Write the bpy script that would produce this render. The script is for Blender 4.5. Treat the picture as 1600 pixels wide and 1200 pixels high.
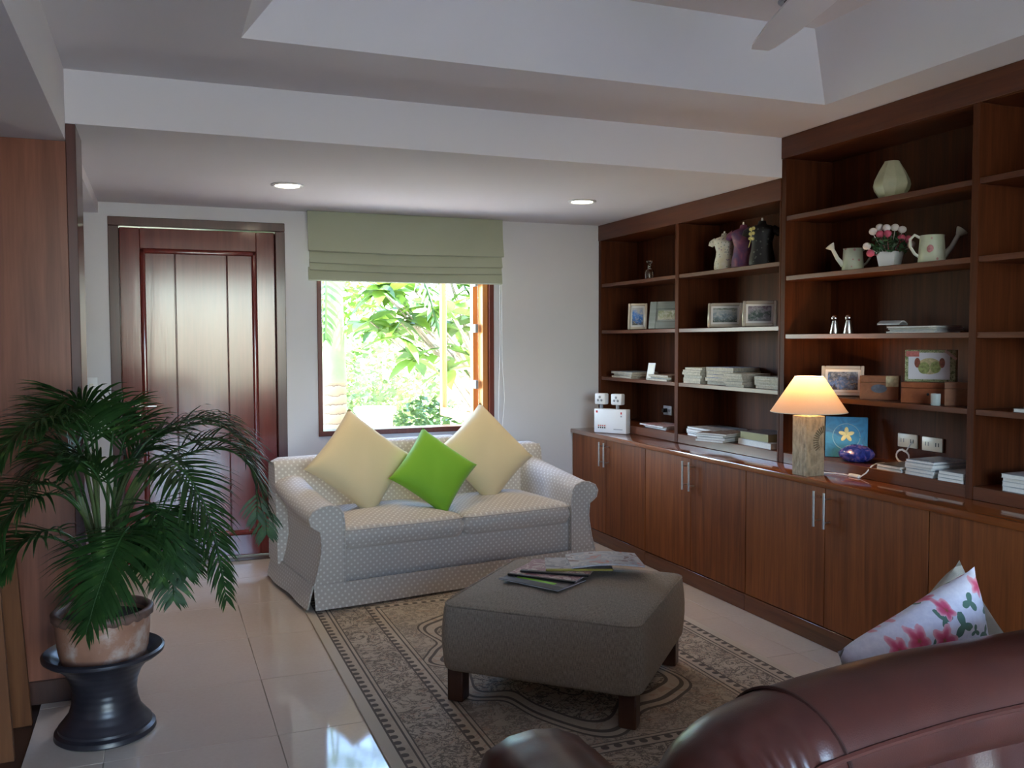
import bpy, bmesh, math, random
from mathutils import Vector, Matrix
sc = bpy.context.scene
for o in list(bpy.data.objects): bpy.data.objects.remove(o)
COL = sc.collection
R = math.radians
rnd = random.Random(7)
# ------------------------------------------------------------------ camera, sky, sun, exposure
cd = bpy.data.cameras.new('camera'); cam = bpy.data.objects.new('camera', cd); COL.objects.link(cam)
cd.sensor_width = 36; cd.lens = 36*1412.39/1600; cd.clip_start = .02
yaw, pit, rol = .3743, -.0483, -.0029
fw = Vector((math.sin(yaw)*math.cos(pit), math.cos(yaw)*math.cos(pit), math.sin(pit)))
rt = Vector((math.cos(yaw), -math.sin(yaw), 0)); up = rt.cross(fw)
r2 = rt*math.cos(rol)+up*math.sin(rol); u2 = up*math.cos(rol)-rt*math.sin(rol)
cam.matrix_world = Matrix(((r2.x,u2.x,-fw.x,0),(r2.y,u2.y,-fw.y,0),(r2.z,u2.z,-fw.z,1.42),(0,0,0,1)))
sc.camera = cam
w = bpy.data.worlds.new('sky'); sc.world = w; w.use_nodes = True
wn = w.node_tree; wn.nodes.clear()
sky = wn.nodes.new('ShaderNodeTexSky'); sky.sky_type = 'NISHITA'; sky.sun_disc = False
sky.sun_elevation = R(58); sky.sun_rotation = R(107); sky.air_density = 1.0; sky.dust_density = .7; sky.ozone_density = 3.0
bg = wn.nodes.new('ShaderNodeBackground'); bg.inputs[1].default_value = 1.25
wo = wn.nodes.new('ShaderNodeOutputWorld')
wn.links.new(sky.outputs[0], bg.inputs[0]); wn.links.new(bg.outputs[0], wo.inputs[0])
sd = bpy.data.lights.new('sun', 'SUN'); so = bpy.data.objects.new('sun', sd); COL.objects.link(so)
sd.energy = 13.0; sd.angle = R(1.0); sd.color = (1.0, .94, .84)
so.rotation_euler = Vector((-.50, .16, -.85)).to_track_quat('-Z', 'Y').to_euler(); so.location = (0, -3, 8)
sc.view_settings.view_transform = 'Standard'; sc.view_settings.look = 'None'
sc.view_settings.gamma = 1; sc.view_settings.use_curve_mapping = False
sc.view_settings.exposure = 1.78
def portal(loc, rot, sx, sy):
    l = bpy.data.lights.new('portal', 'AREA'); l.shape = 'RECTANGLE'; l.size = sx; l.size_y = sy
    l.cycles.is_portal = True
    o = bpy.data.objects.new('portal', l); COL.objects.link(o); o.location = loc; o.rotation_euler = rot
portal((.9, -2.38, 1.21), (R(90), 0, 0), 2.2, 2.38)          # rear glass doors
portal((1.6, 6.1, 1.3), (R(90), 0, R(180)), 1.2, 1.05)       # garden window
# ------------------------------------------------------------------ measures
YW, XC, XB, YS = 6.032, 2.841, 3.06, 3.924
ZC, ZB, ZL, ZU = .77, .825, 2.264, 2.471
XK = 3.36                                   # bookcase back
# ------------------------------------------------------------------ helpers
class MB:
    def __init__(s): s.bm = bmesh.new(); s.uv = {}
    def _xf(s, vs, M):
        if M is not None:
            for v in vs: v.co = M @ v.co
    def box(s, x0, x1, y0, y1, z0, z1, bev=0, seg=1, M=None):
        b = bmesh.new()
        bmesh.ops.create_cube(b, size=1)
        for v in b.verts:
            v.co = Vector(((x0+x1)/2+v.co.x*(x1-x0), (y0+y1)/2+v.co.y*(y1-y0), (z0+z1)/2+v.co.z*(z1-z0)))
        if bev: bmesh.ops.bevel(b, geom=list(b.edges), offset=bev, segments=seg, profile=.5, affect='EDGES')
        s.join(b, M); return s
    def join(s, b, M=None):
        if M is not None: bmesh.ops.transform(b, matrix=M, verts=list(b.verts))
        mp = [s.bm.verts.new(v.co) for v in b.verts]; b.verts.index_update()
        for f in b.faces:
            try: s.bm.faces.new([mp[v.index] for v in f.verts])
            except ValueError: pass
        b.free()
    def mesh(s, vs, fs, M=None):
        q = [s.bm.verts.new(M @ Vector(v) if M is not None else Vector(v)) for v in vs]
        for f in fs:
            try: s.bm.faces.new([q[i] for i in f])
            except ValueError: pass
        return s
    def rings(s, rings, closed=True, cap0=True, cap1=True, M=None):
        n = len(rings[0]); vs = [p for r in rings for p in r]; fs = []
        for i in range(len(rings)-1):
            for j in range(n if closed else n-1):
                a = i*n+j; b = i*n+(j+1) % n
                fs.append((a, b, b+n, a+n))
        if cap0: fs.append(tuple(reversed(range(n))))
        if cap1: fs.append(tuple(range((len(rings)-1)*n, len(rings)*n)))
        return s.mesh(vs, fs, M)
    def lathe(s, prof, n=32, c=(0,0,0), M=None, wob=None, cap0=True, cap1=True):
        rg = []
        for r, z in prof:
            rg.append([(c[0]+r*math.cos(2*math.pi*k/n), c[1]+r*math.sin(2*math.pi*k/n), c[2]+z+(wob(k, r, z) if wob else 0)) for k in range(n)])
        return s.rings(rg, True, cap0, cap1, M)
    def tube(s, pts, r, n=8, M=None, cap=True):
        pts = [Vector(p) for p in pts]; rg = []; ref = None
        for i, p in enumerate(pts):
            t = (pts[min(i+1, len(pts)-1)]-pts[max(i-1, 0)]).normalized()
            if ref is None: ref = Vector((0,0,1)) if abs(t.z) < .9 else Vector((1,0,0))
            a = t.cross(ref).normalized(); b = a.cross(t); ref = b
            rr = r[i] if isinstance(r, (list, tuple)) else r
            rg.append([p+(a*math.cos(2*math.pi*k/n)+b*math.sin(2*math.pi*k/n))*rr for k in range(n)])
        return s.rings(rg, True, cap, cap, M)
    def sph(s, c, r, n=12, m=8, M=None):
        if not isinstance(r, (tuple, list)): r = (r, r, r)
        rg = []
        for i in range(m+1):
            t = math.pi*(i/m); q = max(math.sin(t), 1e-3)
            rg.append([(c[0]+r[0]*q*math.cos(2*math.pi*k/n), c[1]+r[1]*q*math.sin(2*math.pi*k/n), c[2]-r[2]*math.cos(t)) for k in range(n)])
        return s.rings(rg, True, True, True, M)
    def prism(s, poly, h0, h1, axis='z', M=None):
        def P(a, b, h): return {'z': (a, b, h), 'y': (a, h, b), 'x': (h, a, b)}[axis]
        return s.rings([[P(a, b, h0) for a, b in poly], [P(a, b, h1) for a, b in poly]], True, True, True, M)
    def grid(s, fn, nu, nv, M=None):
        vs = [fn(i/nu, j/nv) for j in range(nv+1) for i in range(nu+1)]
        fs = [(j*(nu+1)+i, j*(nu+1)+i+1, (j+1)*(nu+1)+i+1, (j+1)*(nu+1)+i) for j in range(nv) for i in range(nu)]
        return s.mesh(vs, fs, M)
    def build(s, name, mat, parent=None, smooth=40, loc=None):
        bm = s.bm
        bmesh.ops.recalc_face_normals(bm, faces=list(bm.faces))
        uv = bm.loops.layers.uv.new('UVMap')
        for f in bm.faces:
            n = f.normal; a = max(range(3), key=lambda i: abs(n[i])); f.smooth = smooth > 0
            for l in f.loops:
                c = l.vert.co
                l[uv].uv = ((c.y, c.z), (c.x, c.z), (c.x, c.y))[a]
        me = bpy.data.meshes.new(name); bm.to_mesh(me); bm.free()
        if smooth: me.set_sharp_from_angle(angle=R(smooth))
        me.materials.append(mat)
        o = bpy.data.objects.new(name, me); COL.objects.link(o)
        if parent is not None: o.parent = parent
        if loc: o.location = loc
        return o
def tag(o, label, cat, group=None, kind=None):
    if label: o['label'] = label
    if cat: o['category'] = cat
    if group: o['group'] = group
    if kind: o['kind'] = kind
    return o
def thing(name, label, cat, loc=(0,0,0), rz=0, group=None):
    o = bpy.data.objects.new(name, None); COL.objects.link(o); o.empty_display_size = .05
    o.location = loc; o.rotation_euler = (0, 0, rz)
    return tag(o, label, cat, group)
def struct(o): o['kind'] = 'structure'; return o
def sempty(name, loc=(0,0,0)):
    o = bpy.data.objects.new(name, None); COL.objects.link(o); o.location = loc; o.empty_display_size = .05
    return struct(o)
def copy_tree(o, parent=None):
    c = o.copy(); COL.objects.link(c); c.parent = parent
    for ch in list(o.children): copy_tree(ch, c)
    return c
def box(name, mat, parent, x0, x1, y0, y1, z0, z1, bev=0, seg=1):
    return MB().box(x0, x1, y0, y1, z0, z1, bev, seg).build(name, mat, parent)
def rrect(w, d, r, n=5):
    P = []
    for cx, cy, a0 in ((w/2-r, d/2-r, 0), (-w/2+r, d/2-r, 90), (-w/2+r, -d/2+r, 180), (w/2-r, -d/2+r, 270)):
        for k in range(n+1):
            a = R(a0+90*k/n); P.append((cx+r*math.cos(a), cy+r*math.sin(a)))
    return P
def softbox(mb, w, d, z0, z1, rc=.05, re=.03, dome=.03, bulge=.01, M=None, c=(0,0), wr=0, n=7):
    rg = []
    def ring(ins, z, sc_=1.0):
        return [((x*sc_)+c[0], (y*sc_)+c[1], z) for x, y in rrect(w-2*ins, d-2*ins, max(rc-ins*.5, .006), n)]
    for k in range(4): a = R(90*k/3); rg.append(ring(re*.6*(1-math.sin(a)), z0+re*.6*(1-math.cos(a))))
    for k in range(1, 5):
        t = k/5; rg.append(ring(-bulge*math.sin(math.pi*t), z0+re*.6+(z1-re-z0-re*.6)*t))
    for k in range(5): a = R(90*k/4); rg.append(ring(re*(1-math.cos(a)), z1-re+re*math.sin(a)))
    for k in range(1, 9):
        t = k/9; rg.append(ring(re, z1+dome*(1-(1-t)**2.2)+(wr*math.sin(7*t+w*9) if wr else 0), 1-t))
    mb.rings(rg, True, True, True, M); return mb
# ------------------------------------------------------------------ node helpers
class X:
    """a float socket with operators"""
    def __init__(s, nt, k): s.nt = nt; s.k = k
    def _op(s, op, o=None, sw=False):
        n = s.nt.nodes.new('ShaderNodeMath'); n.operation = op
        a, b = (o, s) if sw else (s, o)
        for i, v in ((0, a), (1, b)):
            if v is None: continue
            if isinstance(v, X): s.nt.links.new(v.k, n.inputs[i])
            else: n.inputs[i].default_value = v
        return X(s.nt, n.outputs[0])
    def __add__(s, o): return s._op('ADD', o)
    def __radd__(s, o): return s._op('ADD', o)
    def __sub__(s, o): return s._op('SUBTRACT', o)
    def __rsub__(s, o): return s._op('SUBTRACT', o, True)
    def __mul__(s, o): return s._op('MULTIPLY', o)
    def __rmul__(s, o): return s._op('MULTIPLY', o)
    def __truediv__(s, o): return s._op('DIVIDE', o)
    def lt(s, o): return s._op('LESS_THAN', o)
    def gt(s, o): return s._op('GREATER_THAN', o)
    def abs(s): return s._op('ABSOLUTE')
    def sin(s): return s._op('SINE')
    def sqrt(s): return s._op('SQRT')
    def fract(s): return s._op('FRACT')
    def atan2(s, o): return s._op('ARCTAN2', o)
    def min(s, o): return s._op('MINIMUM', o)
    def max(s, o): return s._op('MAXIMUM', o)
    def band(s, a, b): return s.gt(a)*s.lt(b)
class MT:
    def __init__(s, name):
        s.m = bpy.data.materials.new(name); s.m.use_nodes = True; s.nt = s.m.node_tree
        s.p = s.nt.nodes['Principled BSDF']; s.tc = s.nt.nodes.new('ShaderNodeTexCoord')
    def set(s, **k):
        for n, v in k.items():
            n = n.replace('_', ' ')
            i = s.p.inputs[n]
            if isinstance(v, X): s.nt.links.new(v.k, i)
            elif hasattr(v, 'is_output'): s.nt.links.new(v, i)
            elif isinstance(v, tuple) and len(v) == 3: i.default_value = (*v, 1)
            else: i.default_value = v
        return s
    def vec(s, space='Object', scale=(1,1,1), rot=(0,0,0), loc=(0,0,0), rand=False):
        mp = s.nt.nodes.new('ShaderNodeMapping'); mp.inputs['Scale'].default_value = scale; mp.inputs['Rotation'].default_value = rot
        mp.inputs['Location'].default_value = loc
        src = s.tc.outputs[space]
        if rand:
            oi = s.nt.nodes.new('ShaderNodeObjectInfo'); ad = s.nt.nodes.new('ShaderNodeVectorMath'); ad.operation = 'MULTIPLY_ADD'
            cb = s.nt.nodes.new('ShaderNodeCombineXYZ')
            for i in range(3): s.nt.links.new(oi.outputs['Random'], cb.inputs[i])
            s.nt.links.new(cb.outputs[0], ad.inputs[0]); ad.inputs[1].default_value = (7, 11, 5); s.nt.links.new(src, ad.inputs[2]); src = ad.outputs[0]
        s.nt.links.new(src, mp.inputs[0]); return mp.outputs[0]
    def xyz(s, space='Object'):
        n = s.nt.nodes.new('ShaderNodeSeparateXYZ'); s.nt.links.new(s.tc.outputs[space], n.inputs[0])
        return [X(s.nt, n.outputs[i]) for i in range(3)]
    def noise(s, v, sc_=5, det=3, rough=.55, dist=0):
        n = s.nt.nodes.new('ShaderNodeTexNoise'); n.inputs['Scale'].default_value = sc_; n.inputs['Detail'].default_value = det
        n.inputs['Roughness'].default_value = rough; n.inputs['Distortion'].default_value = dist
        s.nt.links.new(v, n.inputs['Vector']); return X(s.nt, n.outputs[0])
    def vor(s, v, sc_=5, feat='F1', rand=1, out='Distance', dim='3D'):
        n = s.nt.nodes.new('ShaderNodeTexVoronoi'); n.voronoi_dimensions = dim; n.feature = feat; n.inputs['Scale'].default_value = sc_
        n.inputs['Randomness'].default_value = rand; s.nt.links.new(v, n.inputs['Vector'])
        return X(s.nt, n.outputs[out])
    def ramp(s, f, stops, interp='LINEAR'):
        n = s.nt.nodes.new('ShaderNodeValToRGB'); n.color_ramp.interpolation = interp; e = n.color_ramp.elements
        while len(e) < len(stops): e.new(.5)
        for q, (p, c) in zip(e, stops): q.position = p; q.color = (*c, 1)
        s.nt.links.new(f.k, n.inputs[0]); return n.outputs[0]
    def mix(s, f, a, b):
        n = s.nt.nodes.new('ShaderNodeMix'); n.data_type = 'RGBA'
        if isinstance(f, X): s.nt.links.new(f.k, n.inputs[0])
        else: n.inputs[0].default_value = f
        for i, v in ((6, a), (7, b)):
            if isinstance(v, tuple): n.inputs[i].default_value = (*v, 1)
            else: s.nt.links.new(v, n.inputs[i])
        return n.outputs[2]
    def bump(s, h, st=.3, d=.01):
        n = s.nt.nodes.new('ShaderNodeBump'); n.inputs['Strength'].default_value = st; n.inputs['Distance'].default_value = d
        s.nt.links.new(h.k, n.inputs['Height']); s.nt.links.new(n.outputs[0], s.p.inputs['Normal']); return s
def plain(name, c, rough=.5, var=.12, sc_=6, **k):
    t = MT(name); v = t.vec(rand=True); f = t.noise(v, sc_, 3)
    a = tuple(x*(1-var) for x in c); b = tuple(min(1, x*(1+var)) for x in c)
    return t.set(Base_Color=t.ramp(f, [(.3, a), (.7, b)]), Roughness=rough, **k).m
def wood(name, dk, lt, rough=.3, axis=2, sc_=30, coat=0, bump=.05, spec=.4):
    t = MT(name); s_ = [1, 1, 1]; s_[axis] = .05
    v = t.vec(scale=tuple(s_), rand=True)
    f = t.noise(v, sc_, 5, .6, .6); g = t.noise(v, sc_*5, 2, .5)
    big = t.noise(t.vec(rand=True), 1.3, 2)
    h = f*.65+g*.2+big*.3
    t.set(Base_Color=t.ramp(h, [(.38, dk), (.72, lt)]), Roughness=rough, Coat_Weight=coat, Coat_Roughness=.12, Specular_IOR_Level=spec)
    t.bump(f, bump, .003); return t.m
def fabric(name, c, c2, sc_=500, rough=.95, bump=.35, ax=(1,1,1)):
    t = MT(name); v = t.vec('UV', scale=ax)
    f = t.noise(v, sc_, 2, .6); g = t.noise(t.vec(), 3, 2)
    t.set(Base_Color=t.ramp(f*.8+g*.25, [(.35, c), (.7, c2)]), Roughness=rough, Sheen_Weight=.15)
    t.bump(f, bump, .002); return t.m
def printed(name, cols, sc_=14, seed=0, rough=.3):
    t = MT(name); v = t.vec(loc=(seed*3.1, seed*1.7, seed*.9)); a = t.noise(v, sc_, 3, .6, 1.5)
    n = len(cols); st = [(.28+.44*i/(n-1), c) for i, c in enumerate(cols)]
    return t.set(Base_Color=t.ramp(a, st, 'CONSTANT' if n > 3 else 'LINEAR'), Roughness=rough).m
# ------------------------------------------------------------------ materials
M = {}
M['plaster'] = plain('wall_paint', (.70,.685,.70), .8, .015, 3)
M['ceil'] = plain('ceiling_paint', (.70,.665,.68), .85, .015, 2)
M['cab'] = wood('cabinet_veneer', (.11,.028,.008), (.30,.088,.021), .42, 2, 26, .0, .05, .25)
M['book'] = wood('bookcase_veneer_shaded', (.036,.009,.0035), (.105,.028,.009), .55, 2, 26, .0, .05, .12)  # cabinet veneer darkened: the bookcase's shade is put into this colour
M['bookh'] = wood('bookcase_veneer_lengthwise_shaded', (.062,.015,.0055), (.14,.038,.012), .35, 1, 26, .05)  # shelf boards: shade put into the colour here too
M['cabh'] = wood('cabinet_veneer_lengthwise', (.085,.022,.008), (.18,.052,.017), .26, 1, 26, .4)
M['top'] = wood('worktop_polished', (.16,.040,.012), (.28,.080,.022), .12, 1, 22, .8)
M['door'] = wood('door_mahogany', (.11,.014,.012), (.20,.030,.022), .15, 2, 18, .4, .2)
M['dframe'] = wood('door_frame_mahogany', (.045,.012,.012), (.085,.022,.02), .3, 2, 20, .4)
M['panel'] = wood('partition_veneer', (.13,.040,.022), (.24,.085,.048), .3, 2, 24, .3)
M['wframe'] = wood('window_frame_red', (.10,.018,.012), (.17,.035,.02), .35, 2, 22, .2)
M['sash'] = wood('sash_orange_wood', (.50,.17,.04), (.68,.27,.075), .4, 2, 20, .2)
M['post'] = wood('orange_brown_wood', (.085,.028,.009), (.15,.055,.018), .55, 2, 18, .0, .05, .2)
M['dleg'] = wood('dark_leg_wood', (.035,.013,.008), (.07,.025,.014), .35, 2, 20, .2)
M['dfloor'] = wood('dark_floorboard', (.03,.012,.008), (.06,.025,.015), .35, 1, 12, .2)
M['boxw'] = wood('cedar_box', (.19,.075,.035), (.30,.125,.06), .5, 1, 20)
M['boxr'] = wood('red_cedar_box', (.22,.062,.024), (.36,.11,.042), .45, 1, 20)
t = MT('tile_glaze'); f = t.noise(t.vec(rand=True), 60, 4, .7); g = t.noise(t.vec(rand=True), 2.5, 2)
M['tile'] = t.set(Base_Color=t.ramp(f*.5+g*.5, [(.3, (.60,.505,.42)), (.7, (.67,.58,.49))]), Roughness=.06, Specular_IOR_Level=.5).m
M['grout'] = plain('grout', (.30,.25,.20), .8)
M['steel'] = plain('brushed_steel', (.72,.71,.68), .28, .05, 30, Metallic=1.0)
M['chrome'] = plain('chrome', (.8,.8,.82), .08, .02, 30, Metallic=1.0)
M['white'] = plain('white_plastic', (.80,.80,.80), .35, .02)
M['ivory'] = plain('ivory_plastic', (.78,.74,.62), .35, .02)
M['black'] = plain('black_plastic', (.015,.015,.015), .4)
M['grey'] = plain('grey_plastic', (.28,.29,.31), .4)
M['red'] = plain('red_print', (.55,.03,.03), .5)
M['blind'] = fabric('blind_green', (.37,.395,.285), (.47,.495,.37), 700)
M['cord'] = plain('white_cord', (.8,.78,.75), .6)
# sofa with small pale dots
t = MT('dotted_upholstery')
uvx, uvy, _ = t.xyz('UV')
def dots(t, u, v, p, r):
    a = (u+v)/p; b = (u-v)/p
    a = a.fract()-.5; b = b.fract()-.5
    return (a*a+b*b).sqrt().lt(r)
dt = dots(t, uvx, uvy, .036, .23); fb = t.noise(t.vec('UV'), 600, 2)
base = t.ramp(fb, [(.35, (.50,.44,.375)), (.65, (.60,.54,.47))])
M['dots'] = t.set(Base_Color=t.mix(dt*.8, base, (.80,.77,.70)), Roughness=.95, Sheen_Weight=.2).bump(fb, .25, .002).m
t = MT('ottoman_weave'); f1 = t.noise(t.vec('UV', scale=(1, .12, 1)), 420, 2); f2 = t.noise(t.vec('UV', scale=(.15, 1, 1)), 500, 2)
M['ott'] = t.set(Base_Color=t.ramp(f1*.65+f2*.35, [(.36, (.195,.16,.12)), (.64, (.41,.345,.265))]), Roughness=.95).bump(f1, .5, .002).m
M['yellow'] = fabric('yellow_cushion', (.74,.58,.31), (.83,.68,.40), 800, .8)
M['green'] = fabric('green_cushion', (.20,.46,.012), (.26,.56,.025), 800, .7)
M['beige'] = fabric('beige_cushion', (.36,.33,.27), (.46,.42,.35), 700)
t = MT('brown_leather'); v = t.vec(); cr = t.vor(v, 260, 'DISTANCE_TO_EDGE'); lg = t.noise(v, 9, 3)
M['leather'] = t.set(Base_Color=t.ramp(lg, [(.3, (.046,.011,.008)), (.7, (.076,.018,.012))]), Roughness=(lg*.12+.27), Coat_Weight=.15, Coat_Roughness=.25).bump(cr, .12, .002).m
M['lseam'] = plain('leather_piping', (.08,.022,.016), .4)
M['lseamd'] = plain('leather_seam_dark', (.03,.008,.006), .5)
t = MT('terracotta'); v = t.vec(); a = t.noise(v, 14, 5, .65); b = t.noise(v, 6, 3)
M['terra'] = t.set(Base_Color=t.mix(((a*b)-.27)._op('MULTIPLY', 5.0).max(0.0).min(.6), t.ramp(b, [(.3, (.22,.10,.06)), (.7, (.33,.165,.105))]), (.48,.42,.38)), Roughness=.6).bump(a, .4, .006).m
M['rimd'] = plain('terracotta_dark_rim', (.12,.065,.05), .6, .3, 20)
M['soil'] = plain('soil', (.012,.009,.007), .95, .4, 60)
t = MT('stand_glaze'); v = t.vec(); z_ = t.xyz()[2]; a = t.noise(v, 8, 4)
M['stand'] = t.set(Base_Color=t.ramp(a+(z_*260).sin()*.05, [(.3, (.011,.011,.016)), (.7, (.026,.023,.030))]), Roughness=.36).bump((z_*260).sin(), .12, .003).m
t = MT('palm_leaf'); oi = t.noise(t.vec(), 22, 2)
M['palm'] = t.set(Base_Color=t.ramp(oi, [(.3, (.008,.030,.007)), (.62, (.021,.062,.013)), (.75, (.06,.12,.024))]), Roughness=.5, Specular_IOR_Level=.35).m
M['stem'] = plain('palm_stem', (.06,.09,.025), .5, .3)
M['rosemesh'] = None
def leafmat(name, c1, c2, rough=.4, tr=.25):
    t = MT(name); f = t.noise(t.vec(rand=True), 6, 2)
    t.set(Base_Color=t.ramp(f, [(.3, c1), (.7, c2)]), Roughness=rough, Subsurface_Weight=0.0)
    nt = t.nt; tl = nt.nodes.new('ShaderNodeBsdfTranslucent'); tl.inputs[0].default_value = (c2[0]*1.1, c2[1]*1.1, c2[2]*.8, 1)
    mx = nt.nodes.new('ShaderNodeMixShader'); mx.inputs[0].default_value = tr
    out = nt.nodes['Material Output']
    nt.links.new(t.p.outputs[0], mx.inputs[1]); nt.links.new(tl.outputs[0], mx.inputs[2]); nt.links.new(mx.outputs[0], out.inputs[0])
    return t.m
M['leafA'] = leafmat('rubber_leaf_light', (.07,.15,.018), (.15,.25,.04), .45, .3)
M['leafB'] = leafmat('rubber_leaf_mid', (.035,.09,.014), (.08,.16,.03), .4, .25)
M['leafC'] = leafmat('shrub_leaf', (.03,.075,.016), (.09,.16,.04), .5, .2)
M['leafD'] = leafmat('variegated_leaf', (.13,.20,.06), (.28,.34,.16), .5, .25)
M['crown'] = plain('crownshaft', (.20,.28,.11), .5, .15)
t = MT('ringed_trunk'); zz = t.xyz()[2]; nn = t.noise(t.vec(), 10, 3)
M['trunk'] = t.set(Base_Color=t.ramp(((zz*11+nn*.8).fract()), [(0, (.08,.05,.03)), (.15, (.24,.16,.09)), (1, (.33,.25,.15))]), Roughness=.8).m
M['branch'] = plain('pale_branch', (.34,.27,.19), .8, .25, 20)
M['lawn'] = plain('lawn', (.30,.32,.16), .95, .5, 8)
M['gravel'] = plain('pale_gravel', (.62,.58,.5), .95, .25, 40)
M['stone'] = plain('white_stone', (.78,.76,.72), .7, .08)
M['terr'] = plain('bounce_terrace_stone', (.36,.35,.35), .7, .1)  # grey picked for how much light the unseen terrace bounces
M['blade'] = plain('fan_blade_white', (.84,.80,.82), .4, .02)
# lamp shade: thin cloth that lets the bulb through
t = MT('lamp_shade_cloth'); nt = t.nt; fb = t.noise(t.vec(), 200, 2)
t.set(Base_Color=t.ramp(fb, [(.3, (.80,.70,.58)), (.7, (.86,.77,.66))]), Roughness=.9)
tl = nt.nodes.new('ShaderNodeBsdfTranslucent'); tl.inputs[0].default_value = (.95,.76,.55,1)
mx = nt.nodes.new('ShaderNodeMixShader'); mx.inputs[0].default_value = .5
nt.links.new(t.p.outputs[0], mx.inputs[1]); nt.links.new(tl.outputs[0], mx.inputs[2]); nt.links.new(mx.outputs[0], nt.nodes['Material Output'].inputs[0])
M['shade'] = t.m
t = MT('carved_stone_lamp'); v = t.vec(); a = t.noise(v, 30, 4, .6, 1.5); b = t.vor(t.vec(scale=(1,1,.35), rot=(0,.6,0)), 60)
M['lampbase'] = t.set(Base_Color=t.ramp(a*.7+b*.4, [(.3, (.20,.145,.085)), (.7, (.42,.32,.20))]), Roughness=.75).bump(b, .5, .006).m
def emit(name, c, s):
    t = MT(name); t.set(Base_Color=(.9,.9,.9), Emission_Color=c, Emission_Strength=s); return t.m
M['bulb'] = emit('warm_bulb', (1.0,.72,.38), 6)
M['diff'] = emit('downlight_lens', (1.0,.86,.62), 9)
t = MT('clear_glass'); M['glass'] = t.set(Base_Color=(.97,.98,.98), Roughness=.02, Transmission_Weight=1.0, IOR=1.45).m
t = MT('window_pane'); M['pane'] = t.set(Base_Color=(1,1,1), Roughness=0.0, Transmission_Weight=1.0, IOR=1.02).m
M['paper'] = plain('magazine_pages', (.74,.73,.70), .7, .06, 120)
M['news'] = plain('newsprint_pages', (.46,.42,.34), .85, .2, 90)
M['vase'] = plain('celadon_glaze', (.42,.40,.26), .45, .12, 14)
t = MT('floral_tin'); v = t.vec(); a = t.vor(v, 26); b = t.noise(v, 12, 2)
M['tin'] = t.set(Base_Color=t.mix(a.lt(.2), t.ramp(b, [(.3, (.52,.55,.36)), (.7, (.64,.64,.52))]), (.56,.28,.26)), Roughness=.45).m
M['tinplain'] = plain('pale_tin', (.60,.59,.50), .45, .1)
M['rose_w'] = plain('white_rose', (.74,.66,.62), .7, .1); M['rose_p'] = plain('pink_rose', (.62,.10,.17), .7, .25, 30)
M['leafs'] = plain('small_leaf', (.03,.085,.03), .5, .3)
M['silver'] = plain('silver_frame', (.58,.53,.44), .3, .08, Metallic=.6)
M['mat_card'] = plain('mount_card', (.74,.74,.72), .8, .02)
M['wgrey'] = wood('grey_washed_wood', (.14,.16,.15), (.24,.26,.25), .6, 0, 14)
t = MT('blue_glass'); v = t.vec(); a = t.noise(v, 16, 3, .5, 2.5)
M['bowl'] = t.set(Base_Color=t.ramp(a, [(.3, (.012,.018,.11)), (.5, (.03,.05,.28)), (.62, (.18,.12,.30)), (.72, (.02,.03,.16))]), Roughness=.1, Coat_Weight=.6).m
# rug
t = MT('rug_pile'); x, y, _z = t.xyz()
HW, HL = .90, 1.30
ax, ay = x.abs(), y.abs()
d = (HW-ax).min(HL-ay)
v = t.vec(); n1 = t.noise(v, 9, 4, .6, 2.2); n2 = t.noise(v, 26, 3, .6, 1.4); vo = t.vor(v, 14, 'DISTANCE_TO_EDGE'); n3 = t.noise(v, 4, 2); vs = t.vor(v, 60)
scroll = ((n1-.5).abs().lt(.022)).max((n2-.55).abs().lt(.03)*n1.gt(.44)).max(vo.lt(.014)*n2.gt(.47))
fine = n2.gt(.55)*vs.lt(.40)
fl = scroll.max(fine*n1.gt(.5))
zig = ((x+y)*62).sin()*.5+((x-y)*62).sin()*.5
lines = d.band(.045, .053).max(d.band(.098, .106)).max(d.band(.118, .124)).max(d.band(.30, .308)).max(d.band(.35, .358)).max(d.band(.372, .377))
small = (d.band(.053, .098).max(d.band(.308, .35)))*zig.abs().gt(.6)
th = y.atan2(x)
q = ((x*x)/(.50*.50)+(y*y)/(.86*.86)).sqrt()+((th*8).sin())*.085+((th*16).sin())*.02
med = q.band(.80, .825).max(q.band(.90, .93)).max(q.band(.965, .985)).max(q.band(.50, .515))
ringw = q.band(.825, .90)
inside = d.gt(.377)
dark = lines.max(small).max(fl*d.band(.124, .30)*.85).max(inside*((med).max(fl*(1-ringw)*(q.gt(.985)*.6+q.lt(.8)*.95))))
base = t.ramp(n3*.6+n2*.4, [(.3, (.40,.325,.25)), (.7, (.54,.46,.365))])
base = t.mix(d.lt(.045), base, (.54,.48,.39))
tint = t.mix((n1.gt(.6))*.35*d.gt(.124), base, (.34,.17,.10))
pile = t.noise(v, 900, 1)
M['rug'] = t.set(Base_Color=t.mix(dark*.85, tint, (.06,.05,.048)), Roughness=1.0).bump(pile, .4, .003).m
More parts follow.
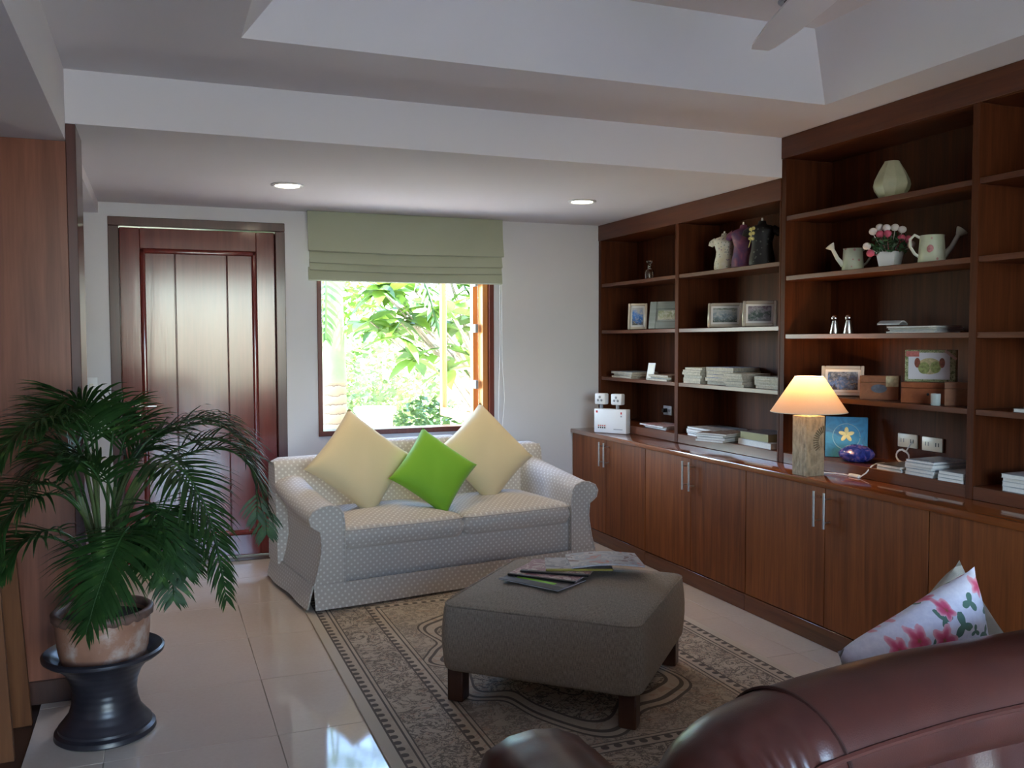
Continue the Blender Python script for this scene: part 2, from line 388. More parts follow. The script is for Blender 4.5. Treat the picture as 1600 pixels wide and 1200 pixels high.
# floral cushion: roses and leaf sprays printed on pale cloth (object x/z plane)
t = MT('floral_cloth'); x, _y, z = t.xyz(); nn = t.noise(t.vec(), 34, 3); n5 = t.noise(t.vec(), 90, 2)
col = t.ramp(n5, [(.3, (.70,.69,.80)), (.7, (.80,.79,.88))])
def blob(cx, cz, r, k=5, am=.22, ph=0):
    dx, dz = x-cx, z-cz; a = dz.atan2(dx); rr = (dx*dx+dz*dz).sqrt()
    return (rr/(((a*k+ph).sin()*am+1)*(r*.88))+(nn-.5)*.8)
leaves = [(.125,.155,.016),(.085,.126,.02),(.172,.105,.016),(.05,.155,.014),(.14,.075,.014),(-.005,.118,.02),(-.055,.125,.018),(.11,.10,.010),(.05,.09,.02),(-.10,.13,.018),(.155,.02,.018),(-.14,.05,.02),(.02,-.03,.022),(-.06,.02,.02),(.10,-.05,.02),(-.12,-.08,.022),(.05,-.13,.02),(.15,-.12,.018),(-.03,-.12,.02)]
for cx, cz, r in leaves: col = t.mix(blob(cx, cz, r, 3, .55, cx*40).lt(1), col, (.10,.20,.15))
for cx, cz, r in [(.168,.165,.022),(.066,.165,.018),(.028,.122,.032),(-.028,.148,.028),(-.078,.152,.024),(.10,.03,.03),(-.13,.10,.026),(-.02,.05,.03),(-.10,-.02,.032),(.04,-.08,.032),(.14,-.06,.026),(-.07,-.12,.03),(-.15,-.15,.026),(.10,-.15,.024)]:
    b = blob(cx, cz, r, 5, .22, cz*30)
    col = t.mix(b.lt(1), col, t.ramp(b, [(0, (.30,.10,.04)), (.2, (.62,.05,.13)), (.6, (.70,.12,.22)), (1, (.82,.45,.52))]))
M['floral'] = t.set(Base_Color=col, Roughness=.85, Sheen_Weight=.2).bump(n5, .1, .002).m
# ------------------------------------------------------------------ floor
XL, YR = -2.6, -2.4
fl = sempty('floor')
box('subfloor', M['grout'], fl, -.45, 3.5, YR, YW+.1, -.12, -.004)
P = .575; joint = .0025
tiles = {}
xs = [.38+P*k for k in range(-2, 6)]; ys = [3.86+P*k for k in range(-11, 5)]
def cuts(js, lo, hi):
    c = [lo]+[j for j in js if lo+.02 < j < hi-.02]+[hi]; return list(zip(c[:-1], c[1:]))
for (a, b) in cuts(xs, -.45, 3.42):
    for (c, e) in cuts(ys, YR, YW):
        if a > 2.9: continue
        key = (round(b-a, 3), round(e-c, 3))
        if key in tiles:
            o = tiles[key].copy(); COL.objects.link(o)
        else:
            hx, hy = (b-a)/2-joint/2, (e-c)/2-joint/2
            o = MB().box(-hx, hx, -hy, hy, -.006, 0, .0012).build('tile', M['tile'], fl); tiles[key] = o
        o.location = ((a+b)/2, (c+e)/2, 0)
for k in range(8):
    x0 = -.45-.14*(k+1)
    box('plank', M['dfloor'], fl, x0+.002, x0+.138, YR, 3.93, -.05, -.012, .002)
box('wood_subfloor', M['dfloor'], fl, XL, -.45, YR, 6.03, -.12, -.052)
for k in range(8, 16):
    x0 = -.45-.14*(k+1)
    if x0 > XL: box('plank', M['dfloor'], fl, x0+.002, x0+.138, YR, 3.93, -.05, -.012, .002)
# ------------------------------------------------------------------ walls
def wall_holes(mb, a0, a1, z0, z1, holes, put):
    As = sorted({a0, a1}|{h[0] for h in holes}|{h[1] for h in holes}); Zs = sorted({z0, z1}|{h[2] for h in holes}|{h[3] for h in holes})
    for i in range(len(As)-1):
        for j in range(len(Zs)-1):
            ca, cz = (As[i]+As[i+1])/2, (Zs[j]+Zs[j+1])/2
            if any(h[0] < ca < h[1] and h[2] < cz < h[3] for h in holes): continue
            put(As[i], As[i+1], Zs[j], Zs[j+1])
WX0, WX1, WZ0, WZ1 = .99, 2.23, .785, 2.06
DX0, DX1, DZ = -.262, .788, 2.18
mb = MB(); wall_holes(mb, XL-.2, 3.6, -.12, 3.0, [(WX0, WX1, WZ0, WZ1), (DX0, DX1, -.12, DZ)], lambda a, b, c, e: mb.box(a, b, YW, YW+.18, c, e))
bmesh.ops.remove_doubles(mb.bm, verts=list(mb.bm.verts), dist=1e-4)
struct(mb.build('wall_back', M['plaster'], None, 0))
struct(box('wall_right', M['plaster'], None, 3.42, 3.6, YR-.2, YW, -.12, 3.0))
mb = MB(); wall_holes(mb, XL-.2, 3.42, -.12, 3.0, [(-.2, 2.0, .02, 2.4)], lambda a, b, c, e: mb.box(a, b, YR-.2, YR, c, e))
struct(mb.build('wall_rear', M['plaster'], None, 0))
struct(box('wall_left', M['panel'], None, XL-.2, XL, YR, YW, -.12, 3.0))  # unseen wall; dark veneer put on to cut bounce onto the bookcase
struct(box('wall_passage', M['plaster'], None, -1.0, -.86, 4.235, YW, -.05, 2.197))
# sliding-door frames in the big rear opening
def glazing(name, along, a0, a1, fixed, n, y_in):
    g = sempty(name)
    def bx(nm, p0, p1, z0, z1, th=.05):
        if along == 'x': box(nm, M['dframe'], g, p0, p1, fixed-th/2, fixed+th/2, z0, z1, .004)
        else: box(nm, M['dframe'], g, fixed-th/2, fixed+th/2, p0, p1, z0, z1, .004)
    bx('frame_head', a0, a1, 2.34, 2.4); bx('frame_sill', a0, a1, .02, .07)
    st = (a1-a0)/n
    for k in range(n+1):
        c = min(max(a0+st*k, a0+.035), a1-.035); bx('stile', c-.035, c+.035, .07, 2.34)
glazing('window_2', 'x', -.2, 2.0, YR-.1, 3, 1)
# ------------------------------------------------------------------ ceiling with step, tray and side soffit
ce = sempty('ceiling')
box('lower_ceiling', M['ceil'], ce, -.312, 3.42, YS, YW, ZL, 3.0)
box('soffit', M['ceil'], ce, XL, -.312, YR, YW, 2.197, 3.0)
TX0, TX1, TY0, TY1, TZ = .295, 2.815, -.6, 3.313, 2.771
mb = MB(); 
for a in ((-.312, TX0, YR, YS), (TX1, 3.42, YR, YS), (TX0, TX1, TY1, YS), (TX0, TX1, YR, TY0)): mb.box(a[0], a[1], a[2], a[3], ZU, 3.0)
mb.build('upper_ceiling', M['ceil'], ce, 0)
mb = MB()
lo = [(TX0, TY0, ZU), (TX1, TY0, ZU), (TX1, TY1, ZU), (TX0, TY1, ZU)]; hi = [(TX0+.24, TY0+.12, TZ), (TX1-.12, TY0+.12, TZ), (TX1-.12, TY1-.07, TZ), (TX0+.24, TY1-.07, TZ)]
mb.mesh(lo+hi, [(0,1,5,4), (1,2,6,5), (2,3,7,6), (3,0,4,7), (4,5,6,7)])
mb.build('tray', M['ceil'], ce, 0)
struct(box('light_block_roof', M['plaster'], None, XL-.6, 4.0, YR-2.7, YW+.45, 3.0, 3.12))  # unseen roof added to block sun; rear overhang deepened to cut sky light
# ------------------------------------------------------------------ partition clad in veneer
pt = sempty('wall_partition', (-.6, 3.93, 0))
def pb(nm, m, x0, x1, y0, y1, z0, z1, bev=.001): box(nm, m, pt, x0+.6, x1+.6, y0-3.93, y1-3.93, z0, z1, bev)
pb('panel', M['panel'], -1.55, -.3125, 3.931, 4.23, 0, 2.196)
pb('edge_strip', M['dframe'], -.312, -.276, 3.926, 4.232, 0, ZL-.001, .002)
pb('plinth', M['dleg'], -1.55, -.313, 3.915, 3.93, 0, .09)
# ------------------------------------------------------------------ door
dr = sempty('door_1', (.263, YW, 0))
def db(nm, m, x0, x1, y0, y1, z0, z1, bev=.003, par=None): return box(nm, m, par or dr, x0-.263, x1-.263, y0, y1, z0, z1, bev)
db('frame_jamb', M['dframe'], DX0, DX0+.06, -.008, .14, 0, DZ-.055); db('frame_jamb', M['dframe'], DX1-.06, DX1, -.008, .14, 0, DZ-.055)
db('frame_head', M['dframe'], DX0, DX1, -.008, .14, DZ-.055, DZ)
db('threshold', M['dleg'], DX0, DX1, -.01, .14, 0, .022)
lx0, lx1 = DX0+.062, DX1-.062
px0, px1, pz0, pz1 = -.085, .612, .16, 1.995
db('stile', M['door'], lx0, px0, .045, .085, .025, DZ-.058); db('stile', M['door'], px1, lx1, .045, .085, .025, DZ-.058)
db('rail', M['door'], px0, px1, .045, .085, pz1, DZ-.058); db('rail', M['door'], px0, px1, .045, .085, .025, pz0)
pl = [px0, .105, .255, .405, px1]
for k, (a, b) in enumerate(((px0, .118), (.118, .43), (.43, px1))): db('plank', M['door'], a+.0015, b-.0015, .058+.002*(k % 2), .08, pz0, pz1, .004)
for z0, z1, x0, x1 in ((pz1-.03, pz1, px0, px1), (pz0, pz0+.03, px0, px1)):
    mb = MB(); mb.box(x0-.263, x1-.263, .036, .06, z0, z1, .009, 3); mb.build('moulding', M['door'], dr)
for x0, x1 in ((px0, px0+.03), (px1-.03, px1)):
    mb = MB(); mb.box(x0-.263, x1-.263, .036, .06, pz0, pz1, .009, 3); mb.build('moulding', M['door'], dr)
db('light_leak_backing', M['door'], lx0-.04, lx1+.04, .0855, .10, .025, DZ-.058)  # unseen sheet added to stop light leaking through the door gaps
h = MB(); h.lathe([(.024, 0), (.026, .004), (.022, .010), (.010, .014), (.009, .05)], 20, M=Matrix.Translation((-.115-.263, .045, 1.02)) @ Matrix.Rotation(R(90), 4, 'X'))
h.tube([(-.378, -.005, 1.02), (-.35, -.008, 1.02), (-.27, -.006, 1.018)], [.009, .008, .007], 10)
ho = h.build('handle', M['chrome'], dr); ho['label'] = 'chrome lever handle'
MB().lathe([(.022, 0), (.023, .004), (.018, .009), (.006, .010)], 20, M=Matrix.Translation((-.378, .045, .955)) @ Matrix.Rotation(R(90), 4, 'X')).build('lock_rose', M['chrome'], dr)
# ------------------------------------------------------------------ window with open sash
wi = sempty('window_1', (1.61, YW, WZ0))
def wb(nm, m, x0, x1, y0, y1, z0, z1, bev=.003): return box(nm, m, wi, x0-1.61, x1-1.61, y0, y1, z0-WZ0, z1-WZ0, bev)
wb('frame_jamb', M['wframe'], WX0, WX0+.03, -.012, .12, WZ0, WZ1); wb('frame_jamb', M['wframe'], WX1-.035, WX1, -.012, .12, WZ0, WZ1)
wb('frame_head', M['wframe'], WX0, WX1, -.01, .12, WZ1-.03, WZ1); wb('frame_sill', M['wframe'], WX0, WX1, -.014, .14, WZ0, WZ0+.035)
wb('inner_jamb', M['sash'], WX1-.075, WX1-.036, .02, .12, WZ0+.036, WZ1-.031)
# sash swung outward about the right jamb
sa = MB(); SW, SH = .74, WZ1-WZ0-.075
ang = R(92)
Ms = Matrix.Translation((WX1-.09-1.61, .13, .04)) @ Matrix.Rotation(ang, 4, 'Z')
def sb(nm, x0, x1, z0, z1, m=M['sash'], y=.02):
    mb = MB(); mb.box(x0, x1, -y, y, z0, z1, .003, 1, Ms); return mb.build(nm, m, wi)
sb('sash_stile', 0, .06, 0, SH); sb('sash_stile', SW-.06, SW, 0, SH)
sb('sash_rail', .06, SW-.06, 0, .07); sb('sash_rail', .06, SW-.06, SH-.06, SH)
sb('pane', .06, SW-.06, .07, SH-.06, M['pane'], .003)
for z in (.32, .72, 1.05):
    box('hinge', M['grey'], wi, WX1-.115-1.61, WX1-.094-1.61, .06, .115, z-.03, z+.03, .002)
# ------------------------------------------------------------------ roman blind
bl = thing('roman_blind', 'sage green fabric roman blind drawn halfway up over the window', 'blind', (1.60, 5.97, 1.80))
def fold(nm, z0, z1, y0, y1, wob, x0=-.675, x1=.675, th=.012):
    def prof(u):
        k = math.sin(u*9+z0*40)*.004*wob
        return [(y0+k, z0), (y0-th+k, z0+.006), (y1-th, (z0+z1)/2), (y1-th+.006, z1), (y1+.008, z1), (y0+.004+k, z0+.012)]
    mb = MB(); n = 24; rg = []
    for i in range(n+1):
        u = i/n; sag = -.008*math.sin(math.pi*u)*wob
        rg.append([(x0+(x1-x0)*u, a, b-1.80+(sag if b < (z0+z1)/2 else 0)) for a, b in prof(u)])
    mb.rings(rg); return mb.build(nm, M['blind'], bl, 50)
fold('upper_panel', 2.0, 2.262, -.025, 0, 1)
fold('fold', 1.925, 2.03, -.016, -.006, 1.2, -.665, .665)
fold('fold', 1.878, 1.95, -.008, 0, 1.2, -.665, .665)
fold('hem', 1.812, 1.90, .004, .008, .6, -.672, .672)
box('head_rail', M['white'], bl, -.66, .66, .012, .05, .425, .462, .004)
MB().tube([(.655, .0, .05), (.655, -.005, -.4), (.64, -.005, -.9), (.648, -.004, -1.0)], .0022, 6).build('pull_cord', M['cord'], bl)
MB().tube([(.67, .0, .05), (.672, 0, -.5), (.69, 0, -.8), (.668, 0, -1.02), (.648, -.004, -1.0)], .0022, 6).build('pull_cord', M['cord'], bl)
# ------------------------------------------------------------------ downlights, fan
def downlight(x, y, z, lab, on=True):
    t_ = thing('downlight', lab, 'ceiling light', (x, y, z))
    MB().lathe([(.085, 0), (.088, -.004), (.078, -.010), (.066, -.008), (.064, -.001)], 36, cap0=False, cap1=False).build('trim_ring', M['white'] if on else M['grey'], t_)
    MB().lathe([(.065, -.002), (.05, -.006), (.001, -.007)], 30).build('lens', M['diff'] if on else M['black'], t_)
    if on:
        l = bpy.data.lights.new('downlight_lamp', 'SPOT'); l.energy = 9; l.spot_size = R(110); l.spot_blend = .8; l.color = (1,.82,.58); l.shadow_soft_size = .05
        o = bpy.data.objects.new('downlight_lamp', l); COL.objects.link(o); o.parent = t_; o.location = (0, 0, -.02)
downlight(.677, 5.04, ZL, 'lit recessed downlight in the low ceiling in front of the wooden door')
downlight(2.425, 5.0, ZL, 'lit recessed downlight in the low ceiling near the bookcase')
downlight(2.413, 2.99, TZ, 'unlit recessed downlight in the raised ceiling tray above the fan', False)
fan = thing('ceiling_fan', 'white ceiling fan hanging in the raised ceiling tray', 'ceiling fan', (1.59, 1.62, TZ))
MB().lathe([(.07, 0), (.075, -.02), (.05, -.07), (.018, -.08)], 28).build('canopy', M['blade'], fan)
MB().lathe([(.014, -.07), (.014, -.30)], 14).build('down_rod', M['blade'], fan)
MB().lathe([(.02, -.29), (.09, -.31), (.13, -.35), (.13, -.41), (.09, -.45), (.02, -.46)], 36).build('motor', M['blade'], fan)
tipd = Vector((1.878-1.59, 2.524-1.62)); a0 = math.atan2(tipd.y, tipd.x)
for k in range(3):
    Mr = Matrix.Rotation(a0+k*2*math.pi/3, 4, 'Z') @ Matrix.Translation((0, 0, -.39)) @ Matrix.Rotation(R(9), 4, 'X')
    L_ = tipd.length
    mb = MB(); rg = []
    for u, wd in ((.22, .05), (.3, .075), (.55, .08), (.8, .068), (.96, .048), (1.0, .036)):
        xx = u*L_; rg.append([(xx, -wd*.75, -.004), (xx+wd*.35*(u > .9), wd*.75, -.004), (xx+wd*.35*(u > .9), wd*.75, .004), (xx, -wd*.75, .004)])
    mb.rings(rg, M=Mr); mb.build('blade', M['blade'], fan, 30)
    MB().box(.11, .26, -.02, .02, -.008, .0, .003, 1, Mr).build('blade_arm', M['steel'], fan)
# ------------------------------------------------------------------ cabinets, worktop
def cabinet(y1, y0, lab, rec=0):
    ym = (y0+y1)/2
    c = thing('base_cabinet', lab, 'cabinet', (XC, ym, 0), 0, 'low cabinets under the worktop')
    hy = (y1-y0)/2
    box('body', M['cab'], c, .022, .56, -hy+.0005, hy-.0005, .001, .739)
    box('plinth', M['cabh'], c, 0, .021, -hy, hy, .001, .088, .002)
    for s in (-1, 1):
        a, b = (-hy+.0015, -.0015) if s < 0 else (.0015, hy-.0015)
        d_ = box('door', M['cab'], c, .003, .021, a, b, .092, .738, .0015)
        yy = s*.034
        mb = MB(); mb.tube([(-.034, yy, .557), (-.034, yy, .722)], .0062, 12)
        for zz in (.585, .694): mb.tube([(-.034, yy, zz), (.004, yy, zz)], .0045, 8)
        ho = mb.build('handle', M['steel'], d_)
    return c
for y1, y0, lab in ((6.02, 4.953, 'wooden cabinet with two doors against the white wall behind the dotted sofa'), (4.951, 3.911, 'wooden cabinet with two doors below the newspaper shelves'), (3.909, 2.711, 'wide wooden cabinet with two doors directly below the table lamp'), (2.709, 1.51, 'wooden cabinet with two doors behind the brown leather sofa')):
    cabinet(y1, y0, lab)
tag(MB().box(-.012, .575, -2.26, 2.26, 0, .03, .004, 2).build('worktop', M['top'], None, loc=(XC, 3.765, .74)), 'long polished red-brown worktop running over the cabinets', 'worktop')
# ------------------------------------------------------------------ bookcases
def bookcase(lab, ytop, ybot, ztop, posts, shelves, zf):
    ym = (ytop+ybot)/2
    b = thing('bookcase', lab, 'bookcase', (XB, ym, ZC+.0005))
    o = lambda nm, m, x0, x1, y0, y1, z0, z1, bev=.0015: box(nm, m, b, x0-XB, x1-XB, y0-ym, y1-ym, z0-ZC, z1-ZC, bev)
    o('back_panel', M['book'], XK, XK+.015, ybot, ytop, ZC, ztop)
    o('top_fascia', M['bookh'], XB-.004, XB+.016, ybot, ytop, zf, ztop-.001)
    o('top_board', M['bookh'], XB+.016, XK, ybot, ytop, zf, zf+.02)
    for (p0, p1) in posts: o('upright', M['book'], XB, XK, p0, p1, ZC+.0005, zf-.0005)
    for i in range(len(posts)-1):
        y1, y0 = posts[i][0], posts[i+1][1]
        o('bottom_board', M['bookh'], XB+.002, XK, y0, y1, ZC+.0005, ZB)
        for z in shelves: o('shelf', M['bookh'], XB+.004, XK, y0+.0005, y1-.0005, z-.024, z)
    return b
bookcase('lower wooden bookcase next to the white wall, holding picture frames and newspapers', 6.028, YS+.0015, ZL-.001, [(5.985, 6.028), (4.925, 4.965), (YS+.0015, YS+.016)], [1.83, 1.49, 1.15], 2.148)
bookcase('tall wooden bookcase reaching the raised ceiling, holding watering cans and boxes', YS, 1.50, ZU-.001, [(3.888, YS), (2.70, 2.735), (1.50, 1.535)], [2.06, 1.75, 1.447, 1.137], 2.358)
# ------------------------------------------------------------------ rug
rg_ = MB().box(-.9, .9, -1.3, 1.3, 0, .009, .003).build('area_rug', M['rug'], None, loc=(1.595, 3.70, .0005)); tag(rg_, 'patterned beige and dark brown oriental rug under the ottoman', 'rug')
# ------------------------------------------------------------------ dotted sofa
sf = thing('two_seat_sofa', 'pale two-seat sofa with small dotted upholstery below the window', 'sofa', (1.612, 4.835, .0095), R(8))
D = M['dots']
softbox(MB(), 1.46, .60, .12, .315, .02, .02, .0, .0, c=(0, .33)).build('seat_base', D, sf)
for s in (-1, 1):
    mb = MB(); softbox(mb, .715, .63, .30, .425, .05, .035, .045, .012, c=(s*.36, .318)); mb.build('seat_cushion', D, sf, 60)
    mb = MB(); pts = rrect(.722, .64, .05, 7); mb.tube([(x+s*.36, y+.318, .405) for x, y in pts]+[(pts[0][0]+s*.36, pts[0][1]+.318, .405)], .005, 6, cap=False); mb.build('piping', D, sf)
# rolled arms, lofted front to back
for s in (-1, 1):
    rg = []
    for k in range(15):
        u = k/14; y = -.005+u*.76
        top = .545+.10*u**1.3; flare = 0.012*math.sin(u*3)
        prof = [(.715, .12), (.715, .30), (.715, top-.10), (.722, top-.045), (.745, top-.012), (.79, top+.004), (.84, top-.002), (.885, top-.022), (.905, top-.058), (.895, top-.095), (.868, top-.115), (.845, top-.13), (.838, top-.2), (.842, .30), (.862, .20), (.885, .12)]
        rg.append([(s*(a+flare*(b > .3)), y, b) for a, b in prof])
    MB().rings(rg).build('arm', D, sf, 55)
    # welt around the arm front
    prof = [(.715, .12), (.715, .445), (.722, .50), (.745, .533), (.79, .549), (.84, .543), (.885, .523), (.905, .487), (.895, .45), (.868, .43), (.845, .415), (.838, .345), (.842, .30), (.862, .20), (.885, .12)]
    MB().tube([(s*a, -.008, b) for a, b in prof], .0055, 6).build('piping', D, sf)
def sm(t_): t_ = max(0, min(1, t_)); return t_*t_*(3-2*t_)
rg = []
for i in range(41):
    u = -1+2*i/40; xx = u*.905
    tp = .722+.075*sm((.42-abs(xx))/.16)
    e = .02*max(0, abs(u)-.96)/.04
    rg.append([(xx, .60+e, .12), (xx, .615+e, .40), (xx, .64+e, tp-.05), (xx, .662+e, tp-.012), (xx, .70, tp-e), (xx, .76, tp-e), (xx, .80, tp-.012-e), (xx, .82-e, tp-.05), (xx, .83-e, .40), (xx, .84-e, .12)])
MB().rings(rg).build('backrest', D, sf, 50)
# skirt: flared panels with corner gaps
def skirt(p0, p1, nrm, n=14, par=sf):
    p0, p1, nrm = Vector(p0), Vector(p1), Vector(nrm); mb = MB(); rg = []
    for i in range(n+1):
        u = i/n; p = p0.lerp(p1, u); fl_ = .035+.006*math.sin(u*11)
        a = p+nrm*.004; b = p+nrm*fl_
        rg.append([(a.x, a.y, .135), (b.x, b.y, .012), (b.x-nrm.x*.008, b.y-nrm.y*.008, .012), (a.x-nrm.x*.008, a.y-nrm.y*.008, .135)])
    mb.rings(rg); return mb.build('skirt', D, sf, 50)
skirt((-.885, -.005, 0), (.885, -.005, 0), (0, -1, 0), 30)
skirt((-.885, .0, 0), (-.885, .835, 0), (-1, 0, 0)); skirt((.885, .0, 0), (.885, .835, 0), (1, 0, 0)); skirt((-.885, .842, 0), (.885, .842, 0), (0, 1, 0), 30)
for sx in (-.8, .8):
    for sy in (.07, .76): box('foot', M['dleg'], sf, sx-.025, sx+.025, sy-.025, sy+.025, .0005, .121)
# ------------------------------------------------------------------ cushions
def pillow(name, lab, size, th, m, loc, roll_, lean, yw, group=None, pipe=None):
    mb = MB(); n = 22
    def P(u, v, s):
        U, V = 2*u-1, 2*v-1
        k = .075
        x_ = U*(1-k*(1-V*V)**1.0*abs(U)**3); z_ = V*(1-k*(1-U*U)**1.0*abs(V)**3)
        hgt = th/2*(max(0, 1-U**4)*max(0, 1-V**4))**.55
        wr = .004*math.sin(U*9+V*5)*(1-abs(U))*(1-abs(V))
        return (x_*size/2, s*(hgt+wr), z_*size/2)
    mb.grid(lambda u, v: P(u, v, -1), n, n); mb.grid(lambda u, v: P(u, v, 1), n, n)
    bmesh.ops.remove_doubles(mb.bm, verts=list(mb.bm.verts), dist=2e-4)
    o = mb.build(name, m, None, 80)
    o.rotation_mode = 'QUATERNION'
    o.location = loc; o.rotation_quaternion = (Matrix.Rotation(yw, 3, 'Z') @ Matrix.Rotation(-lean, 3, 'X') @ Matrix.Rotation(roll_, 3, 'Y')).to_quaternion()
    return tag(o, lab, 'cushion', group)
pillow('throw_cushion', 'large pale yellow cushion on its corner at the door end of the dotted sofa', .475, .15, M['yellow'], (1.085, 5.175, .715), R(42), R(24), R(8))
pillow('throw_cushion', 'large pale yellow cushion on its corner at the bookcase end of the dotted sofa', .485, .15, M['yellow'], (1.90, 5.295, .715), R(52), R(24), R(10))
pillow('throw_cushion', 'small bright green cushion between two yellow cushions on the dotted sofa', .395, .13, M['green'], (1.495, 5.06, .655), R(40), R(26), R(4))
# ------------------------------------------------------------------ ottoman
ot = thing('ottoman', 'square taupe woven ottoman with dark wooden legs on the rug', 'ottoman', (1.568, 3.35, .0098), R(-43.5))
mb = MB(); softbox(mb, .80, .80, .125, .392, .055, .03, .032, .008); mb.build('upholstered_body', M['ott'], ot, 60)
pts = rrect(.79, .79, .055, 7); mb = MB(); mb.tube([(x, y, .383) for x, y in pts]+[(pts[0][0], pts[0][1], .383)], .0045, 6, cap=False); mb.build('piping', M['ott'], ot)
for sx in (-1, 1):
    for sy in (-1, 1): box('leg', M['dleg'], ot, sx*.345-.033, sx*.345+.033, sy*.345-.033, sy*.345+.033, 0, .13, .004)
# ------------------------------------------------------------------ magazines and papers
COV = [printed('cover_pink', [(.50,.34,.32), (.30,.14,.15), (.55,.45,.40), (.18,.16,.16)], 16, 1), printed('cover_grey', [(.30,.29,.28), (.44,.42,.40), (.20,.19,.20), (.50,.48,.46)], 12, 2),
       printed('cover_brown', [(.34,.25,.20), (.16,.09,.07), (.45,.40,.34), (.28,.30,.16)], 15, 3), printed('cover_blue', [(.20,.28,.42), (.42,.45,.50), (.10,.14,.26), (.5,.5,.5)], 12, 4),
       printed('cover_red', [(.38,.09,.09), (.50,.42,.40), (.24,.04,.05), (.5,.46,.45)], 18, 5), printed('cover_white', [(.62,.62,.62), (.50,.52,.54), (.66,.66,.66), (.40,.42,.44)], 10, 6),
       printed('cover_dark', [(.05,.05,.055), (.12,.11,.11), (.03,.03,.03), (.2,.18,.17)], 14, 7), printed('cover_salmon', [(.56,.20,.14), (.40,.40,.40), (.55,.52,.48), (.22,.12,.09), (.42,.40,.20)], 11, 8)]
NEWS = printed('newsprint', [(.50,.46,.38), (.36,.33,.28), (.55,.51,.43), (.28,.26,.24)], 40, 9, .85)
NEWSB = printed('newsprint_blue', [(.12,.18,.42), (.36,.38,.42), (.08,.12,.32), (.42,.42,.42)], 18, 10, .8)
def magazine(name, lab, w_, d_, th, loc, rz, cov, pages, group=None, cat='magazine', curl=0, cvt=.0012):
    t_ = thing(name, lab, cat, loc, rz, group)
    def sheet(z0, z1, ins):
        def zz(u): return curl*math.sin(math.pi*u)
        rg = []
        for k in range(9):
            u = k/8; x_ = -w_/2+ins+(w_-2*ins)*u
            rg.append([(x_, -d_/2+ins, z0+zz(u)), (x_, d_/2-ins, z0+zz(u)), (x_, d_/2-ins, z1+zz(u)), (x_, -d_/2+ins, z1+zz(u))])
        return MB().rings(rg)
    sheet(cvt, th-cvt, .0015).build('pages', pages, t_, 30)
    sheet(th-cvt, th, 0).build('cover', cov, t_, 30)
    sheet(0, cvt, 0).build('back_cover', cov, t_, 30)
    return t_
def stack(name, lab, n, cx, cy, z, w_, d_, th, covs, pages, group, jit=.012, rz=0, cat='magazine', xmin=None):
    ORD = ['topmost', 'second from the top', 'third from the top', 'fourth from the top', 'fifth from the top']
    for k in range(n):
        t_ = th*(.8+.4*rnd.random())
        o_ = 'lowest' if k == 0 else ORD[n-1-k]
        magazine(name, lab if n == 1 else lab+', '+o_, w_*(.96+.04*rnd.random()), d_*(.95+.05*rnd.random()), t_, (cx+rnd.uniform(-jit, jit), cy+rnd.uniform(-jit, jit), z+.0003), rz+rnd.uniform(-.05, .05), covs[k % len(covs)], pages, group, cat)
        z += t_+.0006
PA, NW = M['paper'], M['news']
stack('magazine', 'magazine in the pile beside the white card on the shelf', 3, 3.19, 5.70, 1.15, .22, .30, .016, COV[1:4], NW, 'magazines behind the white card')
stack('magazine', 'magazine, short pile between white card and upright', 3, 3.19, 5.20, 1.15, .22, .27, .013, [COV[1], COV[5], COV[2]], NW, 'magazines by the bookcase upright')
cardt = thing('greeting_card', 'small cream card leaning upright between two magazine piles', 'card', (3.115, 5.372, 1.1504), R(-78))
MB().box(-.035, .035, -.0015, .0015, 0, .115, .0005, 1, Matrix.Rotation(R(-12), 4, 'X')).build('card_sheet', M['mat_card'], cardt)
MB().box(-.027, .027, -.0022, -.0014, .012, .103, 0, 1, Matrix.Rotation(R(-12), 4, 'X')).build('printed_face', M['ivory'], cardt)
stack('magazine', 'red-covered magazine lying flat beside the white emergency light', 3, 3.20, 5.28, ZB, .21, .29, .008, [COV[4], COV[1], COV[4]], PA, 'magazines next to the emergency light', .04)
stack('newspaper', 'folded newspaper, pile beside the middle upright', 6, 3.19, 4.805, 1.15, .22, .20, .016, [NEWS], NW, 'newspapers by the middle upright', .01, 0, 'newspaper')
stack('newspaper', 'folded newspaper, tallest pile with blue print', 5, 3.22, 4.57, 1.15, .22, .24, .021, [NEWS, NEWSB, NEWSB], NW, 'newspapers with blue print', .012, .1, 'newspaper')
stack('newspaper', 'folded newspaper, pile in front of blue-printed papers', 5, 3.165, 4.345, 1.15, .20, .19, .016, [NEWS], NW, 'newspapers in the wide pile', .012, 0, 'newspaper')
stack('newspaper', 'folded newspaper in the pile beside the tall bookcase', 4, 3.20, 4.08, 1.15, .23, .22, .016, [NEWS, COV[1]], NW, 'newspapers beside the tall bookcase', .012, 0, 'newspaper')
stack('magazine', 'magazine, pile below the newspaper shelf by the upright', 4, 3.19, 4.69, ZB, .24, .31, .013, [COV[2], COV[1]], PA, 'magazines on the bookcase floor', .012)
stack('magazine', 'white-edged magazine, slanting pile overhanging the worktop', 4, 3.10, 4.50, ZB, .26, .20, .012, [COV[2], COV[5], COV[6]], PA, 'magazines overhanging the worktop', .01, .35)
stack('book', 'white paperback under a green-edged book beside the tall bookcase', 1, 3.20, 4.17, ZB, .23, .33, .026, [COV[5]], PA, None, .0, 0, 'book')
stack('book', 'thick green-edged book lying on a white paperback', 1, 3.20, 4.20, ZB+.031, .20, .25, .036, [COV[6]], plain('green_page_edge', (.40,.38,.20), .8), None, .0, 0, 'book')
stack('leaflet', 'loose leaflet in the pile beside the two chrome shakers', 4, 3.19, 3.10, 1.447, .17, .27, .007, [COV[5], COV[3], COV[5]], PA, 'leaflets beside the shakers', .02, .05, 'leaflet')
